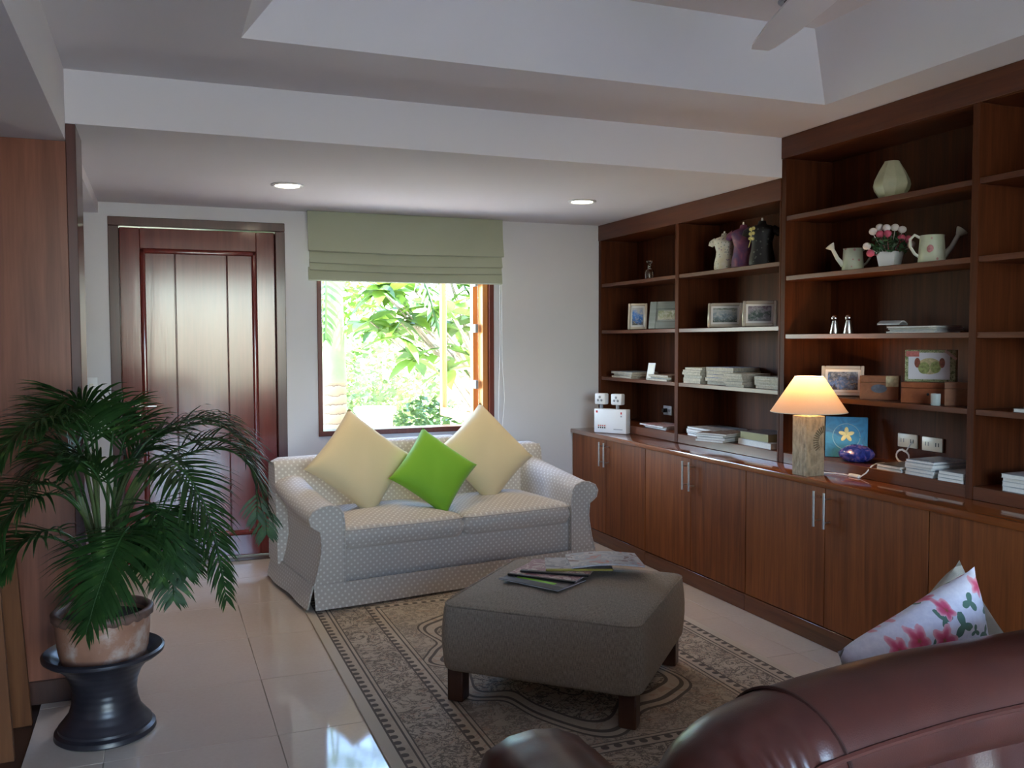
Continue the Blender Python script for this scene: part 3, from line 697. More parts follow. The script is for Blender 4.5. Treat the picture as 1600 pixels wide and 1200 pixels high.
magazine('leaflet', 'folded white leaflet with its end lifted on the leaflet pile', .10, .10, .006, (3.15, 3.235, 1.485), .4, COV[5], PA, None, 'leaflet', .015)
stack('magazine', 'magazine lying below the socket with the white cable', 2, 3.17, 3.165, ZB, .20, .15, .013, [COV[5], COV[6]], PA, 'magazines below the left socket', .005)
stack('magazine', 'white magazine, pile below the socket without a cable', 5, 3.17, 2.985, ZB, .21, .155, .013, [COV[3], COV[5]], PA, 'magazines below the right socket', .006)
stack('magazine', 'white magazine, low pile against the tall upright', 3, 3.17, 2.815, ZB, .21, .13, .015, [COV[5]], PA, 'magazines against the upright', .004)
stack('magazine', 'white magazine in the pile beyond the tall upright', 4, 3.18, 2.50, ZB, .21, .17, .017, [COV[5]], PA, 'magazines beyond the upright', .006)
stack('leaflet', 'white leaflet alone on a bookcase shelf beyond the tall upright', 1, 3.17, 2.47, 1.137, .16, .16, .012, [COV[5]], PA, None, 0, 0, 'leaflet')
# on the ottoman (about .434 high)
OZ = .4355
magazine('magazine', 'dark magazine with a bright green banner at the edge of the fan on the ottoman', .30, .20, .006, (1.455, 3.37, OZ), R(-60), COV[6], PA)
mg = [o for o in bpy.data.objects if o.name.startswith('magazine') and o.parent is None][-1]
MB().box(-.10, .09, -.045, -.022, .0061, .0066).build('green_banner', plain('lime_print', (.30,.72,.05), .4), mg)
MB().box(-.148, -.105, -.05, -.015, .0061, .0065).build('masthead_block', M['black'], mg); MB().box(-.14, -.113, -.04, -.025, .0065, .0069).build('masthead_letters', M['white'], mg)
MB().box(-.148, .148, -.098, -.055, .0061, .0064).build('dark_strip', M['black'], mg)
def spine(mg_, w_, d_, th, m, y1=.014): MB().box(-w_/2, w_/2, -d_/2-.0006, -d_/2+y1, .0002, th+.0006).build('spine', m, mg_)
m_ = magazine('magazine', 'magazine with a black spine and pale pink cover fanned on the ottoman', .30, .21, .007, (1.52, 3.43, OZ+.0078), R(-48), COV[0], PA); spine(m_, .30, .21, .007, M['black'])
m_ = magazine('magazine', 'dark-spined magazine with a rosy cover in the middle of the fan', .29, .21, .007, (1.575, 3.46, OZ+.0160), R(-38), COV[0], PA); spine(m_, .29, .21, .007, M['black'], .02)
m_ = magazine('magazine', 'magazine with a yellow spine lying across the fan on the ottoman', .28, .21, .006, (1.66, 3.46, OZ+.0242), R(-22), COV[1], PA); spine(m_, .28, .21, .006, plain('yellow_spine', (.45,.38,.06), .5))
magazine('magazine', 'large curling magazine with a salmon and white cover on top of the fan', .31, .23, .007, (1.775, 3.44, OZ+.0315), R(-18), COV[7], PA, None, 'magazine', .012)
# ------------------------------------------------------------------ picture frames
def photo_mat(nm, seed, cols):
    # landscape-like print: pale sky, dark middle, coloured foreground (height runs up the print)
    t = MT(nm); z_ = t.xyz()[2]; v = t.vec(loc=(seed*3.1, seed*1.7, seed)); a = t.noise(v, 28, 4, .65, .8); b = t.noise(v, 70, 3)
    g = z_*6.2+(a-.5)*.9
    return t.set(Base_Color=t.mix(b.gt(.56)*.35, t.ramp(g, [(.22, cols[0]), (.42, cols[1]), (.62, cols[2]), (.84, cols[3])]), (.55,.56,.55)), Roughness=.25).m
def frame(lab, w_, h_, loc, yw, photo, fm, fw_=.018, mount=.012, lean=R(10)):
    t_ = thing('framed_photo', lab, 'photo frame', loc, yw)
    ML = Matrix.Translation((0, -.02, .003)) @ Matrix.Rotation(-lean, 4, 'X')
    for nm, a in (('frame_side', (-w_/2, -w_/2+fw_, 0, h_)), ('frame_side', (w_/2-fw_, w_/2, 0, h_)), ('frame_rail', (-w_/2+fw_, w_/2-fw_, 0, fw_)), ('frame_rail', (-w_/2+fw_, w_/2-fw_, h_-fw_, h_))):
        MB().box(a[0], a[1], -.008, .008, a[2], a[3], .003, 1, ML).build(nm, fm, t_)
    MB().box(-w_/2+fw_, w_/2-fw_, -.001, .005, fw_, h_-fw_, 0, 1, ML).build('mount', M['mat_card'] if fm is not M['wgrey'] else M['wgrey'], t_)
    i = fw_+mount
    MB().box(-w_/2+i, w_/2-i, -.0025, -.0012, i, h_-i, 0, 1, ML).build('photograph', photo, t_)
    MB().box(-.02, .02, .006, .009, 0, h_*.7, 0, 1, Matrix.Translation((0, .012+h_*.10, 0)) @ Matrix.Rotation(R(14), 4, 'X')).build('strut', M['black'], t_)
    return t_
YF = R(-52)
frame('silver frame holding a photo of blue water', .135, .185, (3.15, 5.60, 1.4903), R(-38), photo_mat('photo_blue_water', 3, [(.10,.10,.08), (.05,.16,.45), (.06,.22,.60), (.5,.5,.5)]), M['silver'])
fB = frame('grey washed wood frame with a wide border around a small photo', .245, .185, (3.17, 5.245, 1.4903), R(-56), photo_mat('photo_cat', 5, [(.14,.14,.09), (.45,.42,.34), (.22,.25,.14), (.6,.58,.52)]), M['wgrey'], .05, .012)
frame('silver frame holding a photo of a house and pool, beside the other silver frame', .20, .145, (3.14, 4.535, 1.4903), R(-40), photo_mat('photo_house', 6, [(.08,.11,.10), (.25,.32,.36), (.50,.52,.52), (.10,.16,.09)]), M['silver'])
frame('silver frame holding a photo of palms at dusk, beside the tall bookcase', .185, .145, (3.14, 4.205, 1.4903), R(-40), photo_mat('photo_dusk', 8, [(.20,.20,.22), (.06,.10,.08), (.32,.30,.34), (.12,.07,.10)]), M['silver'])
frame('silver frame holding a bluish group photo, behind the table lamp', .20, .15, (3.17, 3.575, 1.1374), R(-42), photo_mat('photo_group', 9, [(.05,.05,.06), (.16,.30,.62), (.10,.12,.15), (.35,.42,.5)]), M['silver'])
# ------------------------------------------------------------------ small shelf things
de = thing('glass_decanter', 'small clear glass decanter with stopper on a bookcase shelf', 'decanter', (3.15, 5.44, 1.8303))
MB().lathe([(.030, 0), (.032, .004), (.033, .05), (.028, .065), (.012, .075), (.011, .092), (.014, .096), (.0105, .096), (.0085, .078), (.024, .063), (.029, .05), (.028, .008), (.001, .007)], 24).build('body', M['glass'], de)
MB().lathe([(.008, .092), (.009, .1), (.006, .106), (.014, .113), (.019, .122), (.018, .128), (.001, .131)], 20).build('stopper', M['glass'], de)
def torso(lab, loc, rz, m, sc_=1.0, necks=True):
    t_ = thing('torso_figurine', lab, 'figurine', loc, rz)
    prof = [(0, .062, .045), (.012, .064, .046), (.04, .062, .042), (.075, .054, .036), (.105, .05, .034), (.135, .058, .038), (.16, .066, .042), (.178, .07, .036), (.19, .05, .028), (.198, .022, .018), (.215, .017, .016)]
    rg = []
    for z, a, b in prof: rg.append([(a*sc_*math.cos(2*math.pi*k/20), b*sc_*math.sin(2*math.pi*k/20), z*sc_+.006) for k in range(20)])
    MB().rings(rg).build('torso', m, t_, 60)
    for s in (-1, 1): MB().tube([(s*.052*sc_, 0, .178*sc_), (s*.078*sc_, 0, .165*sc_), (s*.085*sc_, 0, .148*sc_)], [.022*sc_, .019*sc_, .015*sc_], 10).build('shoulder', m, t_)
    MB().lathe([(.05*sc_, 0), (.05*sc_, .005), (.02*sc_, .0065)], 20).build('base', M['black'], t_)
    MB().tube([(0, 0, .21*sc_), (0, 0, .235*sc_)], [.008, .005], 8).build('hook', M['steel'], t_)
    return t_
t = MT('speckled_cream'); v_ = t.vor(t.vec(), 70); n_ = t.noise(t.vec(), 22, 2)
cream = t.set(Base_Color=t.mix(v_.lt(.28), t.ramp(n_, [(.3, (.60,.53,.34)), (.6, (.66,.64,.56))]), t.ramp(n_, [(.35, (.32,.20,.34)), (.6, (.24,.34,.20))])), Roughness=.5).m
t = MT('purple_pattern'); n_ = t.noise(t.vec(), 14, 3, .5, 1); purp = t.set(Base_Color=t.ramp(n_, [(.35, (.05,.025,.10)), (.5, (.13,.03,.09)), (.65, (.26,.07,.10))]), Roughness=.5).m
t = MT('black_flower_pattern'); v_ = t.vor(t.vec(), 40); blk = t.set(Base_Color=t.mix(v_.lt(.2), (.012,.012,.014), (.12,.13,.11)), Roughness=.5).m
torso('cream speckled torso figurine with yellow neckline', (3.145, 4.555, 1.8303), R(-50), cream, .98)
torso('red and purple torso figurine between the cream and the black ones', (3.15, 4.375, 1.8303), R(-62), purp, 1.12)
tb = torso('black torso figurine with a yellow flower spray', (3.15, 4.205, 1.8303), R(-50), blk, 1.13)
mb = MB()
for k, (x_, z_) in enumerate(((-.05, .20), (-.035, .205), (-.052, .175), (-.036, .178), (-.054, .15), (-.04, .148))): mb.sph((x_, -.052, z_), .010, 8, 6)
mb.tube([(-.045, -.05, .2), (-.05, -.052, .14), (-.062, -.05, .10)], .0025, 6); mb.build('yellow_spray', plain('yellow_bloom', (.55,.50,.20), .7), tb)
# emergency light on the worktop
em = thing('emergency_light', 'white twin-head emergency light box standing on the worktop', 'emergency light', (2.932, 5.60, .7705), R(-57.5))
MB().box(-.128, .128, 0, .062, 0, .168, .005, 2).build('body', M['white'], em)
for sx in (-.085, .045):
    MB().tube([(sx, .03, .165), (sx, .03, .20)], .012, 12).build('neck', M['grey'], em)
    hd = MB().box(sx-.042, sx+.042, .005, .06, .198, .275, .008, 2).build('lamp_head', M['white'], em)
    for (dx, dz) in ((0, .25), (-.014, .228), (.014, .228)): MB().sph((sx+dx, .004, dz), (.009, .004, .009), 10, 6).build('lamp_bulb', M['grey'], hd)
MB().box(-.098, -.03, -.0012, .0004, .028, .06).build('label_strip', M['paper'], em)
mb = MB()
for k in range(4): mb.box(-.095+k*.0165, -.085+k*.0165, -.002, -.001, .032, .042)
mb.build('status_marks', M['black'], em)
mb = MB()
for k in range(4): mb.box(-.095+k*.0165, -.085+k*.0165, -.002, -.001, .047, .054)
mb.build('status_marks', M['red'], em)
MB().box(-.112, -.098, -.0015, .0004, .14, .155).build('emblem', M['red'], em)
MB().box(.085, .095, -.0015, .0004, .135, .15).build('indicator', M['red'], em); MB().box(.085, .095, -.0015, .0004, .115, .126).build('button', M['grey'], em)
MB().box(.03, .10, -.0012, .0004, .026, .031).build('fine_print', M['grey'], em)
# sockets and switch
def socket(lab, y, z, w_=.12, h_=.065, plug=False, x=XK, m=M['ivory']):
    t_ = thing('wall_socket', lab, 'socket', (x-.0003, y, z))
    MB().box(-.009, 0, -w_/2, w_/2, -h_/2, h_/2, .003, 2).build('plate', m, t_)
    for s in (-1, 1): 
        for q in (-1, 1): MB().box(-.0096, -.0085, s*w_*.25+q*.008-.0025, s*w_*.25+q*.008+.0025, -.009, .009).build('slot', M['black'] if s < 0 else M['grey'], t_)
    if plug: MB().box(-.04, -.009, .0, .028, -.014, .014, .004, 2).build('plug', M['black'], t_)
    return t_
socket('white socket with a black plug behind the emergency light', 5.53, .922, .11, .065, True, m=M['white'])
socket('cream double socket with a white cable plugged in', 3.335, .932)
socket('cream double socket with no cable, beside the one with a white cable', 3.185, .93)
sw_ = thing('light_switch', 'small white light switch on the wall beside the wooden door', 'switch', (-.372, YW-.0005, 1.147))
MB().box(-.035, .035, -.009, 0, -.055, .055, .003, 2).build('plate', M['white'], sw_); MB().box(-.012, .012, -.013, -.008, -.018, .018, .002).build('rocker', M['ivory'], sw_)
# vase, watering cans, flowers
va = thing('faceted_vase', 'pale green faceted vase on the top shelf of the tall bookcase', 'vase', (3.15, 3.255, 2.0603))
pr = [(.045, 0), (.052, .004), (.078, .045), (.083, .065), (.078, .088), (.058, .128), (.036, .165), (.033, .172), (.026, .172), (.026, .15), (.05, .12), (.06, .07), (.001, .02)]
MB().lathe(pr, 9).build('body', M['vase'], va, 25)
def can(lab, loc, rz, s):
    t_ = thing('watering_can', lab, 'watering can', loc, rz)
    MB().lathe([(.052*s, 0), (.054*s, .003), (.047*s, .11*s), (.049*s, .114*s), (.045*s, .114*s), (.045*s, .02), (.001, .012)], 28).build('body', M['tin'], t_)
    MB().tube([(.046*s, 0, .03*s), (.075*s, 0, .065*s), (.10*s, 0, .115*s)], [.014*s, .010*s, .009*s], 12).build('spout', M['tinplain'], t_)
    MB().lathe([(.009*s, 0), (.024*s, .024*s), (.024*s, .028*s), (.001, .031*s)], 20, M=Matrix.Translation((.097*s, 0, .112*s)) @ Matrix.Rotation(R(38), 4, 'Y')).build('rose', M['tinplain'], t_)
    MB().tube([(-.046*s, 0, .105*s), (-.068*s, 0, .118*s), (-.085*s, 0, .10*s), (-.083*s, 0, .068*s), (-.066*s, 0, .04*s), (-.05*s, 0, .028*s)], .006*s, 10).build('handle', M['tinplain'], t_)
    MB().sph((-.012*s, -.046*s, .055*s), (.016*s, .006, .018*s), 10, 8).build('painted_rose', plain('painted_rose', (.50,.20,.20), .6, .4, 60), t_)
    return t_
can('small floral watering can with its spout turned to the low bookcase', (3.15, 3.495, 1.7503), R(146), .95)
can('larger floral watering can with its spout turned away from the low bookcase', (3.15, 3.015, 1.7503), R(-36), 1.05)
fp = thing('flower_pot', 'small white pot of pink and white artificial roses', 'potted flowers', (3.15, 3.258, 1.7503))
mb = MB(); mb.rings([[(x*.034, y*.034, 0) for x, y in ((-1,-1),(1,-1),(1,1),(-1,1))], [(x*.045, y*.045, .07) for x, y in ((-1,-1),(1,-1),(1,1),(-1,1))], [(x*.040, y*.040, .07) for x, y in ((-1,-1),(1,-1),(1,1),(-1,1))], [(x*.036, y*.036, .055) for x, y in ((-1,-1),(1,-1),(1,1),(-1,1))]], M=Matrix.Rotation(R(20), 4, 'Z')); mb.build('pot', M['white'], fp, 30)
mb = MB()
for k in range(260):
    a = rnd.uniform(0, 6.28); r_ = .075*rnd.random()**.5; z_ = .065+rnd.uniform(0, .10)*(1-r_*3); c_ = Vector((r_*math.cos(a), r_*math.sin(a), z_)); d1 = Vector((rnd.uniform(-1,1), rnd.uniform(-1,1), rnd.uniform(0,1))).normalized()*.016; d2 = d1.cross(Vector((rnd.uniform(-1,1), .3, rnd.uniform(-1,1)))).normalized()*.006
    mb.mesh([c_-d1, c_+d2, c_+d1, c_-d2], [(0,1,2,3)])
lf = mb.build('foliage', M['leafs'], fp, 0); lf['kind'] = 'stuff'
cr_ = Vector((.77, -.64, 0)); vw = Vector((-.64, -.77, 0))
for k, (s_, z_, dp, cc) in enumerate(((-.075, .165, .02, 'w'), (-.045, .185, .0, 'w'), (-.018, .178, .03, 'w'), (.02, .182, .0, 'w'), (.05, .17, .01, 'w'), (-.045, .15, .03, 'p'), (-.015, .15, .045, 'p'), (.045, .128, .04, 'p'), (.075, .125, .02, 'p'), (.088, .10, .02, 'w'), (-.085, .065, .03, 'p'), (-.10, .10, .01, 'w'))):
    p_ = cr_*s_+vw*dp; mb = MB(); mb.sph((p_.x, p_.y, z_), (.019, .019, .017), 9, 6); mb.tube([(p_.x, p_.y, z_-.01), (p_.x*.3, p_.y*.3, .06)], .0018, 5)
    mb.build('flower', M['rose_w'] if cc == 'w' else M['rose_p'], fp, 60)
def shaker(lab, y):
    t_ = thing('chrome_shaker', lab, 'shaker', (3.15, y, 1.4473))
    MB().lathe([(.023, 0), (.024, .003), (.013, .058), (.012, .064), (.001, .065)], 24).build('body', M['steel'], t_)
    MB().sph((0, 0, .078), (.017, .017, .017), 18, 12).build('head', M['chrome'], t_)
shaker('chrome shaker with a ball top, the one next to the low bookcase', 3.615); shaker('chrome shaker with a ball top, the one next to the leaflets', 3.518)
# boxes on the fourth shelf
def wbox(lab, loc, rz, w_, d_, h_, m, name='cigar_box'):
    t_ = thing(name, lab, 'box', loc, rz)
    MB().box(-w_/2, w_/2, -d_/2, d_/2, 0, h_*.72, .0015).build('body', m, t_)
    MB().box(-w_/2, w_/2, -d_/2, d_/2, h_*.72+.001, h_, .0015).build('lid', m, t_); return t_
b1 = wbox('wooden cigar box with an oval blue label and pale corner seal', (3.165, 3.32, 1.1374), R(-52), .17, .07, .112, M['boxw'])
MB().rings([[(.035*math.cos(k*.2618), -.0352-.0006*j, .052+.02*math.sin(k*.2618)) for k in range(24)] for j in range(2)]).build('oval_label', plain('slate_blue_label', (.10,.12,.16), .5, .3, 60), b1)
MB().box(.03, .085, -.0358, -.035, .062, .112).build('corner_seal', plain('pale_seal', (.52,.48,.30), .6, .25, 60), b1)
b2 = wbox('wide reddish wooden box carrying the picture box', (3.20, 3.055, 1.1374), R(-60), .215, .13, .092, M['boxr'], 'wooden_box')
MB().sph((.005, -.066, .04), (.006, .004, .006), 8, 6).build('keyhole', M['black'], b2)
b3 = thing('picture_box', 'flat box lid with an ornate oval picture and green border, standing on a wooden box', 'box', (3.195, 3.05, 1.2302), R(-60))
MB().box(-.105, .105, -.02, .02, 0, .142, .0015).build('body', printed('green_gold_border', [(.10,.14,.05), (.40,.42,.24), (.14,.20,.08), (.55,.55,.42)], 60, 12), b3)
MB().box(-.09, .082, -.0212, -.02, .012, .13).build('white_panel', plain('cream_print', (.66,.65,.68), .5, .03), b3)
def disc(cx, cz, a, b, nm, m, par, y=-.0216):
    MB().rings([[(cx+a*math.cos(k*.2618), y-.0005*j, cz+b*math.sin(k*.2618)) for k in range(24)] for j in range(2)]).build(nm, m, par)
og = plain('olive_print', (.30,.33,.12), .5, .4, 90); mr = plain('maroon_print', (.26,.08,.05), .5, .3, 80); gd = plain('gold_print', (.52,.44,.24), .5, .3, 80)
disc(-.002, .07, .05, .036, 'gold_cartouche', gd, b3); disc(-.024, .062, .024, .026, 'green_medallion', og, b3, -.0224); disc(.024, .066, .022, .026, 'green_medallion', og, b3, -.0224)
for sx in (-.052, .05): disc(sx, .085, .012, .022, 'maroon_scroll', mr, b3, -.0224)
MB().box(-.10, -.045, -.0222, -.0212, .112, .136).build('red_tab', plain('red_tab', (.52,.16,.14), .5, .2, 120), b3); 
MB().box(-.03, .03, -.0222, -.0212, -.006, .006, 0, 1, Matrix.Translation((.085, 0, .12)) @ Matrix.Rotation(R(40), 4, 'Y')).build('corner_ribbon', plain('ribbon', (.55,.40,.36), .5, .2, 90), b3)
wbox('plain wooden box with faint script beside the tall upright', (3.17, 2.865, 1.1374), R(-48), .125, .06, .10, M['boxw'])
gl = thing('glass_tumbler', 'tiny frosted glass in front of the wooden boxes', 'glass', (3.09, 2.922, 1.1374))
MB().lathe([(.017, 0), (.019, .003), (.02, .05), (.018, .05), (.016, .005), (.001, .004)], 20).build('body', plain('frosted_glass', (.45,.50,.48), .3), gl)
# table lamp with cord, painting, bowl
la = thing('table_lamp', 'lit table lamp with carved square stone base and cream cone shade', 'lamp', (2.906, 3.505, .7703))
MB().box(-.0525, .0525, -.0525, .0525, 0, .285, .002, 1).build('base', M['lampbase'], la)
mb = MB()
for k in range(13):
    a = R(95+k*10); c_ = (.060, -.0535, .165); r0, r1 = .045, .075
    p0 = (min(.050, c_[0]+r0*math.cos(a)), c_[1], c_[2]+r0*math.sin(a)); p1 = (min(.050, c_[0]+r1*math.cos(a)), c_[1], c_[2]+r1*math.sin(a))
    if p1[0] > -.05: mb.tube([p0, p1], .0028, 5)
mb.build('carved_rays', plain('carved_groove', (.16,.115,.065), .8), la)
MB().lathe([(.02, .285), (.02, .292), (.011, .297), (.011, .335), (.016, .34), (.016, .365)], 16).build('socket_stem', M['ivory'], la)
mb = MB(); mb.lathe([(.178, .304), (.067, .472)], 48, cap0=False, cap1=False); mb.lathe([(.1765, .3045), (.0655, .4715)], 48, cap0=False, cap1=False); so_ = mb.build('shade', M['shade'], la)
for r_, z_ in ((.1775, .304), (.067, .472)): MB().tube([(r_*math.cos(k*.1309), r_*math.sin(k*.1309), z_) for k in range(49)], .002, 6, cap=False).build('shade_wire', M['ivory'], la)
MB().sph((0, 0, .40), (.022, .022, .032), 14, 10).build('bulb', M['bulb'], la)
ll = bpy.data.lights.new('lamp_light', 'POINT'); ll.energy = 1.6; ll.color = (1,.66,.33); ll.shadow_soft_size = .03
lo_ = bpy.data.objects.new('lamp_light', ll); COL.objects.link(lo_); lo_.parent = la; lo_.location = (0, 0, .45)
co = thing('lamp_cord', 'white lamp cord with inline switch along the front of the bookcase', 'cord', (3.03, 3.4, .7705))
MB().tube([(-.068, .115, .004), (-.03, .105, .004), (.004, .06, .004), (.016, .02, .004), (.016, -.02, .004)], .0032, 8).build('cable', M['white'], co)
MB().box(.006, .026, -.085, -.02, .0, .016, .005, 2).build('inline_switch', M['white'], co)
MB().tube([(.018, -.085, .006), (.022, -.12, .03), (.045, -.13, .062), (.10, -.10, .066), (.16, -.09, .066)], .0032, 8).build('cable', M['white'], co)
cc_ = thing('charger_cable', 'white coiled cable hanging below a cream double socket', 'cable', (3.30, 3.30, ZB+.001))
mb = MB(); cp = [(.05, .0, .105), (.03, .0, .085), (.01, .0, .06)]
for k in range(26): a = k*.5; cp.append((-.01-.004*math.sin(a), .036*math.sin(a)-.0, .042+.03*math.cos(a)-.0003*k))
mb.tube(cp, .0032, 7); mb.build('cable', M['white'], cc_)
pa_ = thing('flower_painting', 'small blue canvas with a yellow-white frangipani behind the lamp', 'painting', (3.22, 3.60, ZB+.0005), R(-44))
MLp = Matrix.Rotation(R(-9), 4, 'X')
MB().box(-.10, .10, -.009, .009, 0, .205, .002, 1, MLp).build('canvas', printed('blue_paint', [(.02,.16,.36), (.03,.26,.52), (.02,.12,.30)], 10, 14, .5), pa_)
mb = MB(); mb.tube([(.0+.065*math.cos(k*.2), -.0095, .105+.065*math.sin(k*.2)) for k in range(32)], .0022, 5, M=MLp); mb.build('pale_ring', plain('pale_blue_paint', (.22,.45,.60), .5), pa_)
for k in range(5):
    a = R(90+72*k); MB().sph((0, 0, 0), (.010, .002, .019), 10, 6, MLp @ Matrix.Translation((.0+.02*math.cos(a), -.0105, .115+.02*math.sin(a))) @ Matrix.Rotation(R(90)-a, 4, 'Y')).build('petal', plain('petal_cream', (.72,.68,.34), .5), pa_)
bo = thing('blue_glass_bowl', 'rounded blue and violet glass bowl beside the painting', 'bowl', (3.165, 3.465, ZB+.0005))
MB().lathe([(.04, 0), (.06, .004), (.082, .025), (.086, .04), (.078, .056), (.05, .074), (.03, .08), (.028, .074), (.05, .06), (.07, .04), (.05, .012), (.001, .01)], 32).build('body', M['bowl'], bo)
# ------------------------------------------------------------------ palm on its stand
ps = thing('plant_stand', 'dark glazed hourglass pottery stand carrying the potted palm', 'plant stand', (-.2, 3.55, .0005))
MB().lathe([(.165, 0), (.172, .006), (.17, .022), (.158, .03), (.158, .04), (.145, .055), (.122, .085), (.112, .12), (.108, .155), (.112, .19), (.128, .23), (.155, .262), (.19, .28), (.205, .292), (.206, .304), (.198, .31), (.18, .300), (.165, .285), (.15, .27), (.001, .268)], 56).build('body', M['stand'], ps)
pp = thing('potted_palm', 'bushy areca palm in a weathered terracotta pot', 'potted plant', (-.2, 3.55, .2695))
MB().lathe([(.125, 0), (.140, .004), (.150, .04), (.157, .1), (.160, .165), (.148, .165), (.140, .10), (.001, .09)], 56).build('pot', M['terra'], pp)
MB().lathe([(.156, .158), (.170, .168), (.172, .182), (.162, .190), (.148, .184), (.146, .165)], 112, wob=lambda k, r, z: (-.009*abs(math.sin(k*math.pi*11/56)) if z < .17 and r > .155 else 0), cap0=False, cap1=False).build('scalloped_rim', M['rimd'], pp, 70)
MB().lathe([(.147, .15), (.1, .158), (.001, .16)], 40).build('soil', M['soil'], pp)
FR = [
 [(-0.19,3.58,0.45),(-0.13,3.50,0.81),(-0.02,3.40,1.01),(0.08,3.30,0.97),(0.16,3.25,0.81),(0.20,3.20,0.59)],
 [(-0.19,3.60,0.44),(-0.16,3.65,0.79),(-0.04,3.70,1.04),(0.15,3.70,1.12),(0.29,3.72,1.05),(0.38,3.75,0.83)],
 [(-0.18,3.60,0.44),(-0.11,3.55,0.82),(0.05,3.50,1.02),(0.23,3.50,1.05),(0.33,3.50,0.92),(0.34,3.50,0.75)],
 [(-0.20,3.60,0.44),(-0.21,3.60,0.80),(-0.21,3.60,1.06),(-0.23,3.55,1.18),(-0.28,3.50,1.22),(-0.34,3.45,1.18)],
 [(-0.20,3.55,0.46),(-0.21,3.55,0.85),(-0.26,3.50,1.13),(-0.36,3.40,1.16),(-0.44,3.35,1.11),(-0.50,3.30,1.01)],
 [(-0.21,3.55,0.46),(-0.23,3.50,0.75),(-0.31,3.40,0.92),(-0.41,3.30,0.95),(-0.49,3.25,0.90),(-0.54,3.20,0.79)],
 [(-0.19,3.55,0.45),(-0.14,3.45,0.68),(-0.10,3.30,0.79),(-0.13,3.20,0.76),(-0.17,3.14,0.66),(-0.20,3.10,0.55)],
 [(-0.19,3.60,0.44),(-0.15,3.70,0.82),(-0.08,3.75,1.01),(0.03,3.80,1.06),(0.15,3.80,1.01)],
 [(-0.19,3.60,0.44),(-0.18,3.65,0.83),(-0.16,3.70,1.07),(-0.13,3.72,1.15),(-0.08,3.75,1.12)],
 [(-0.20,3.60,0.44),(-0.26,3.60,0.80),(-0.34,3.65,0.99),(-0.42,3.65,0.96),(-0.49,3.65,0.83)],
 [(-0.20,3.55,0.46),(-0.25,3.45,0.69),(-0.33,3.30,0.80),(-0.42,3.25,0.77),(-0.47,3.20,0.69)],
 [(-0.18,3.55,0.45),(-0.11,3.45,0.70),(-0.00,3.35,0.83),(0.06,3.30,0.74),(0.08,3.25,0.62)],
 [(-0.19,3.55,0.45),(-0.16,3.50,0.74),(-0.20,3.40,0.96),(-0.28,3.35,1.03),(-0.36,3.30,1.00)],
 [(-0.19,3.55,0.45),(-0.09,3.45,0.75),(-0.02,3.35,0.86),(-0.03,3.28,0.78),(-0.06,3.22,0.67)],
 [(-0.19,3.60,0.44),(-0.22,3.65,0.74),(-0.28,3.70,1.03),(-0.34,3.70,1.12),(-0.41,3.70,1.10)],
]
for pts_ in list(FR):
    j1, j2, j3 = rnd.uniform(-.07, .07), rnd.uniform(-.07, .05), rnd.uniform(-.05, .05); m_ = len(pts_)-1
    FR.append([(a+j1*(k/m_), b+j2*(k/m_), c+j3*(k/m_)-.03*(k/m_)) for k, (a, b, c) in enumerate(pts_)])
def spline(P_, n):
    P_ = [Vector(p) for p in P_]; out = []; m = len(P_)-1
    for i in range(n+1):
        u = i/n*m; k = min(int(u), m-1); f_ = u-k
        p0, p1, p2, p3 = P_[max(k-1, 0)], P_[k], P_[k+1], P_[min(k+2, m)]
        out.append(.5*((2*p1)+(p2-p0)*f_+(2*p0-5*p1+4*p2-p3)*f_*f_+(3*p1-p0-3*p2+p3)*f_**3))
    return out
def frond(mb, pts, npair, L0, wd, start=.3, seg=5, droop=.9):
    n = len(pts)
    for k in range(npair):
        u = start+(1-start)*(k+.5)/npair; q = u*(n-1); i = min(int(q), n-2); p = pts[i].lerp(pts[i+1], q-i)
        tg = (pts[i+1]-pts[i]).normalized()
        sd_ = tg.cross(Vector((0,0,1)));  sd_ = sd_.normalized() if sd_.length > .05 else Vector((1,0,0))
        uu = (u-start)/(1-start); ln = L0*(.45+.55*math.sin(math.pi*min(1, uu*.85+.18)))*(1-.55*uu)
        for s in (-1, 1):
            l_ = ln*rnd.uniform(.85, 1.1)
            dr_ = (sd_*s*(1-.35*uu)+tg*(.45+.6*uu)+Vector((0,0,.22+rnd.uniform(-.1,.1)))+Vector((rnd.uniform(-.12,.12), rnd.uniform(-.12,.12), 0))).normalized()
            c_ = p.copy(); vs = []
            for j in range(seg+1):
                f_ = j/seg; wj = wd*(.55+.9*f_ if f_ < .35 else 1.0*(1-((f_-.35)/.65)**1.6))
                wv = dr_.cross(tg);  wv = dr_.cross(wv).normalized() if wv.length > .05 else sd_
                vs += [c_+wv*wj*.5, c_-wv*wj*.5]
                c_ = c_+dr_*(l_/seg); dr_ = (dr_+Vector((0,0,-droop*.30*(f_+.25)))).normalized()
            mb.mesh(vs, [(2*j, 2*j+1, 2*j+3, 2*j+2) for j in range(seg)])
off = Vector((-.2, 3.55, .2695))
for i, pts in enumerate(FR):
    P_ = [p-off for p in spline(pts, 26)]
    mb = MB(); frond(mb, P_, 33 if len(pts) > 5 else 27, .29 if len(pts) > 5 else .25, .0115, .42 if len(pts) > 5 else .45)
    for v_ in mb.bm.verts: v_.co.y = min(v_.co.y, .345) if v_.co.x < -.05 else v_.co.y
    mb.tube(P_[8:], [.0045*(1-k/22)+.001 for k in range(len(P_)-8)], 6)
    mb.build('frond', M['palm'], pp, 50)
    MB().tube([Vector((P_[0].x+rnd.uniform(-.04,.04), P_[0].y+rnd.uniform(-.04,.04), .15))]+P_[2:9], [.0085]*2+[.0065]*6, 8).build('stem', M['stem'], pp)
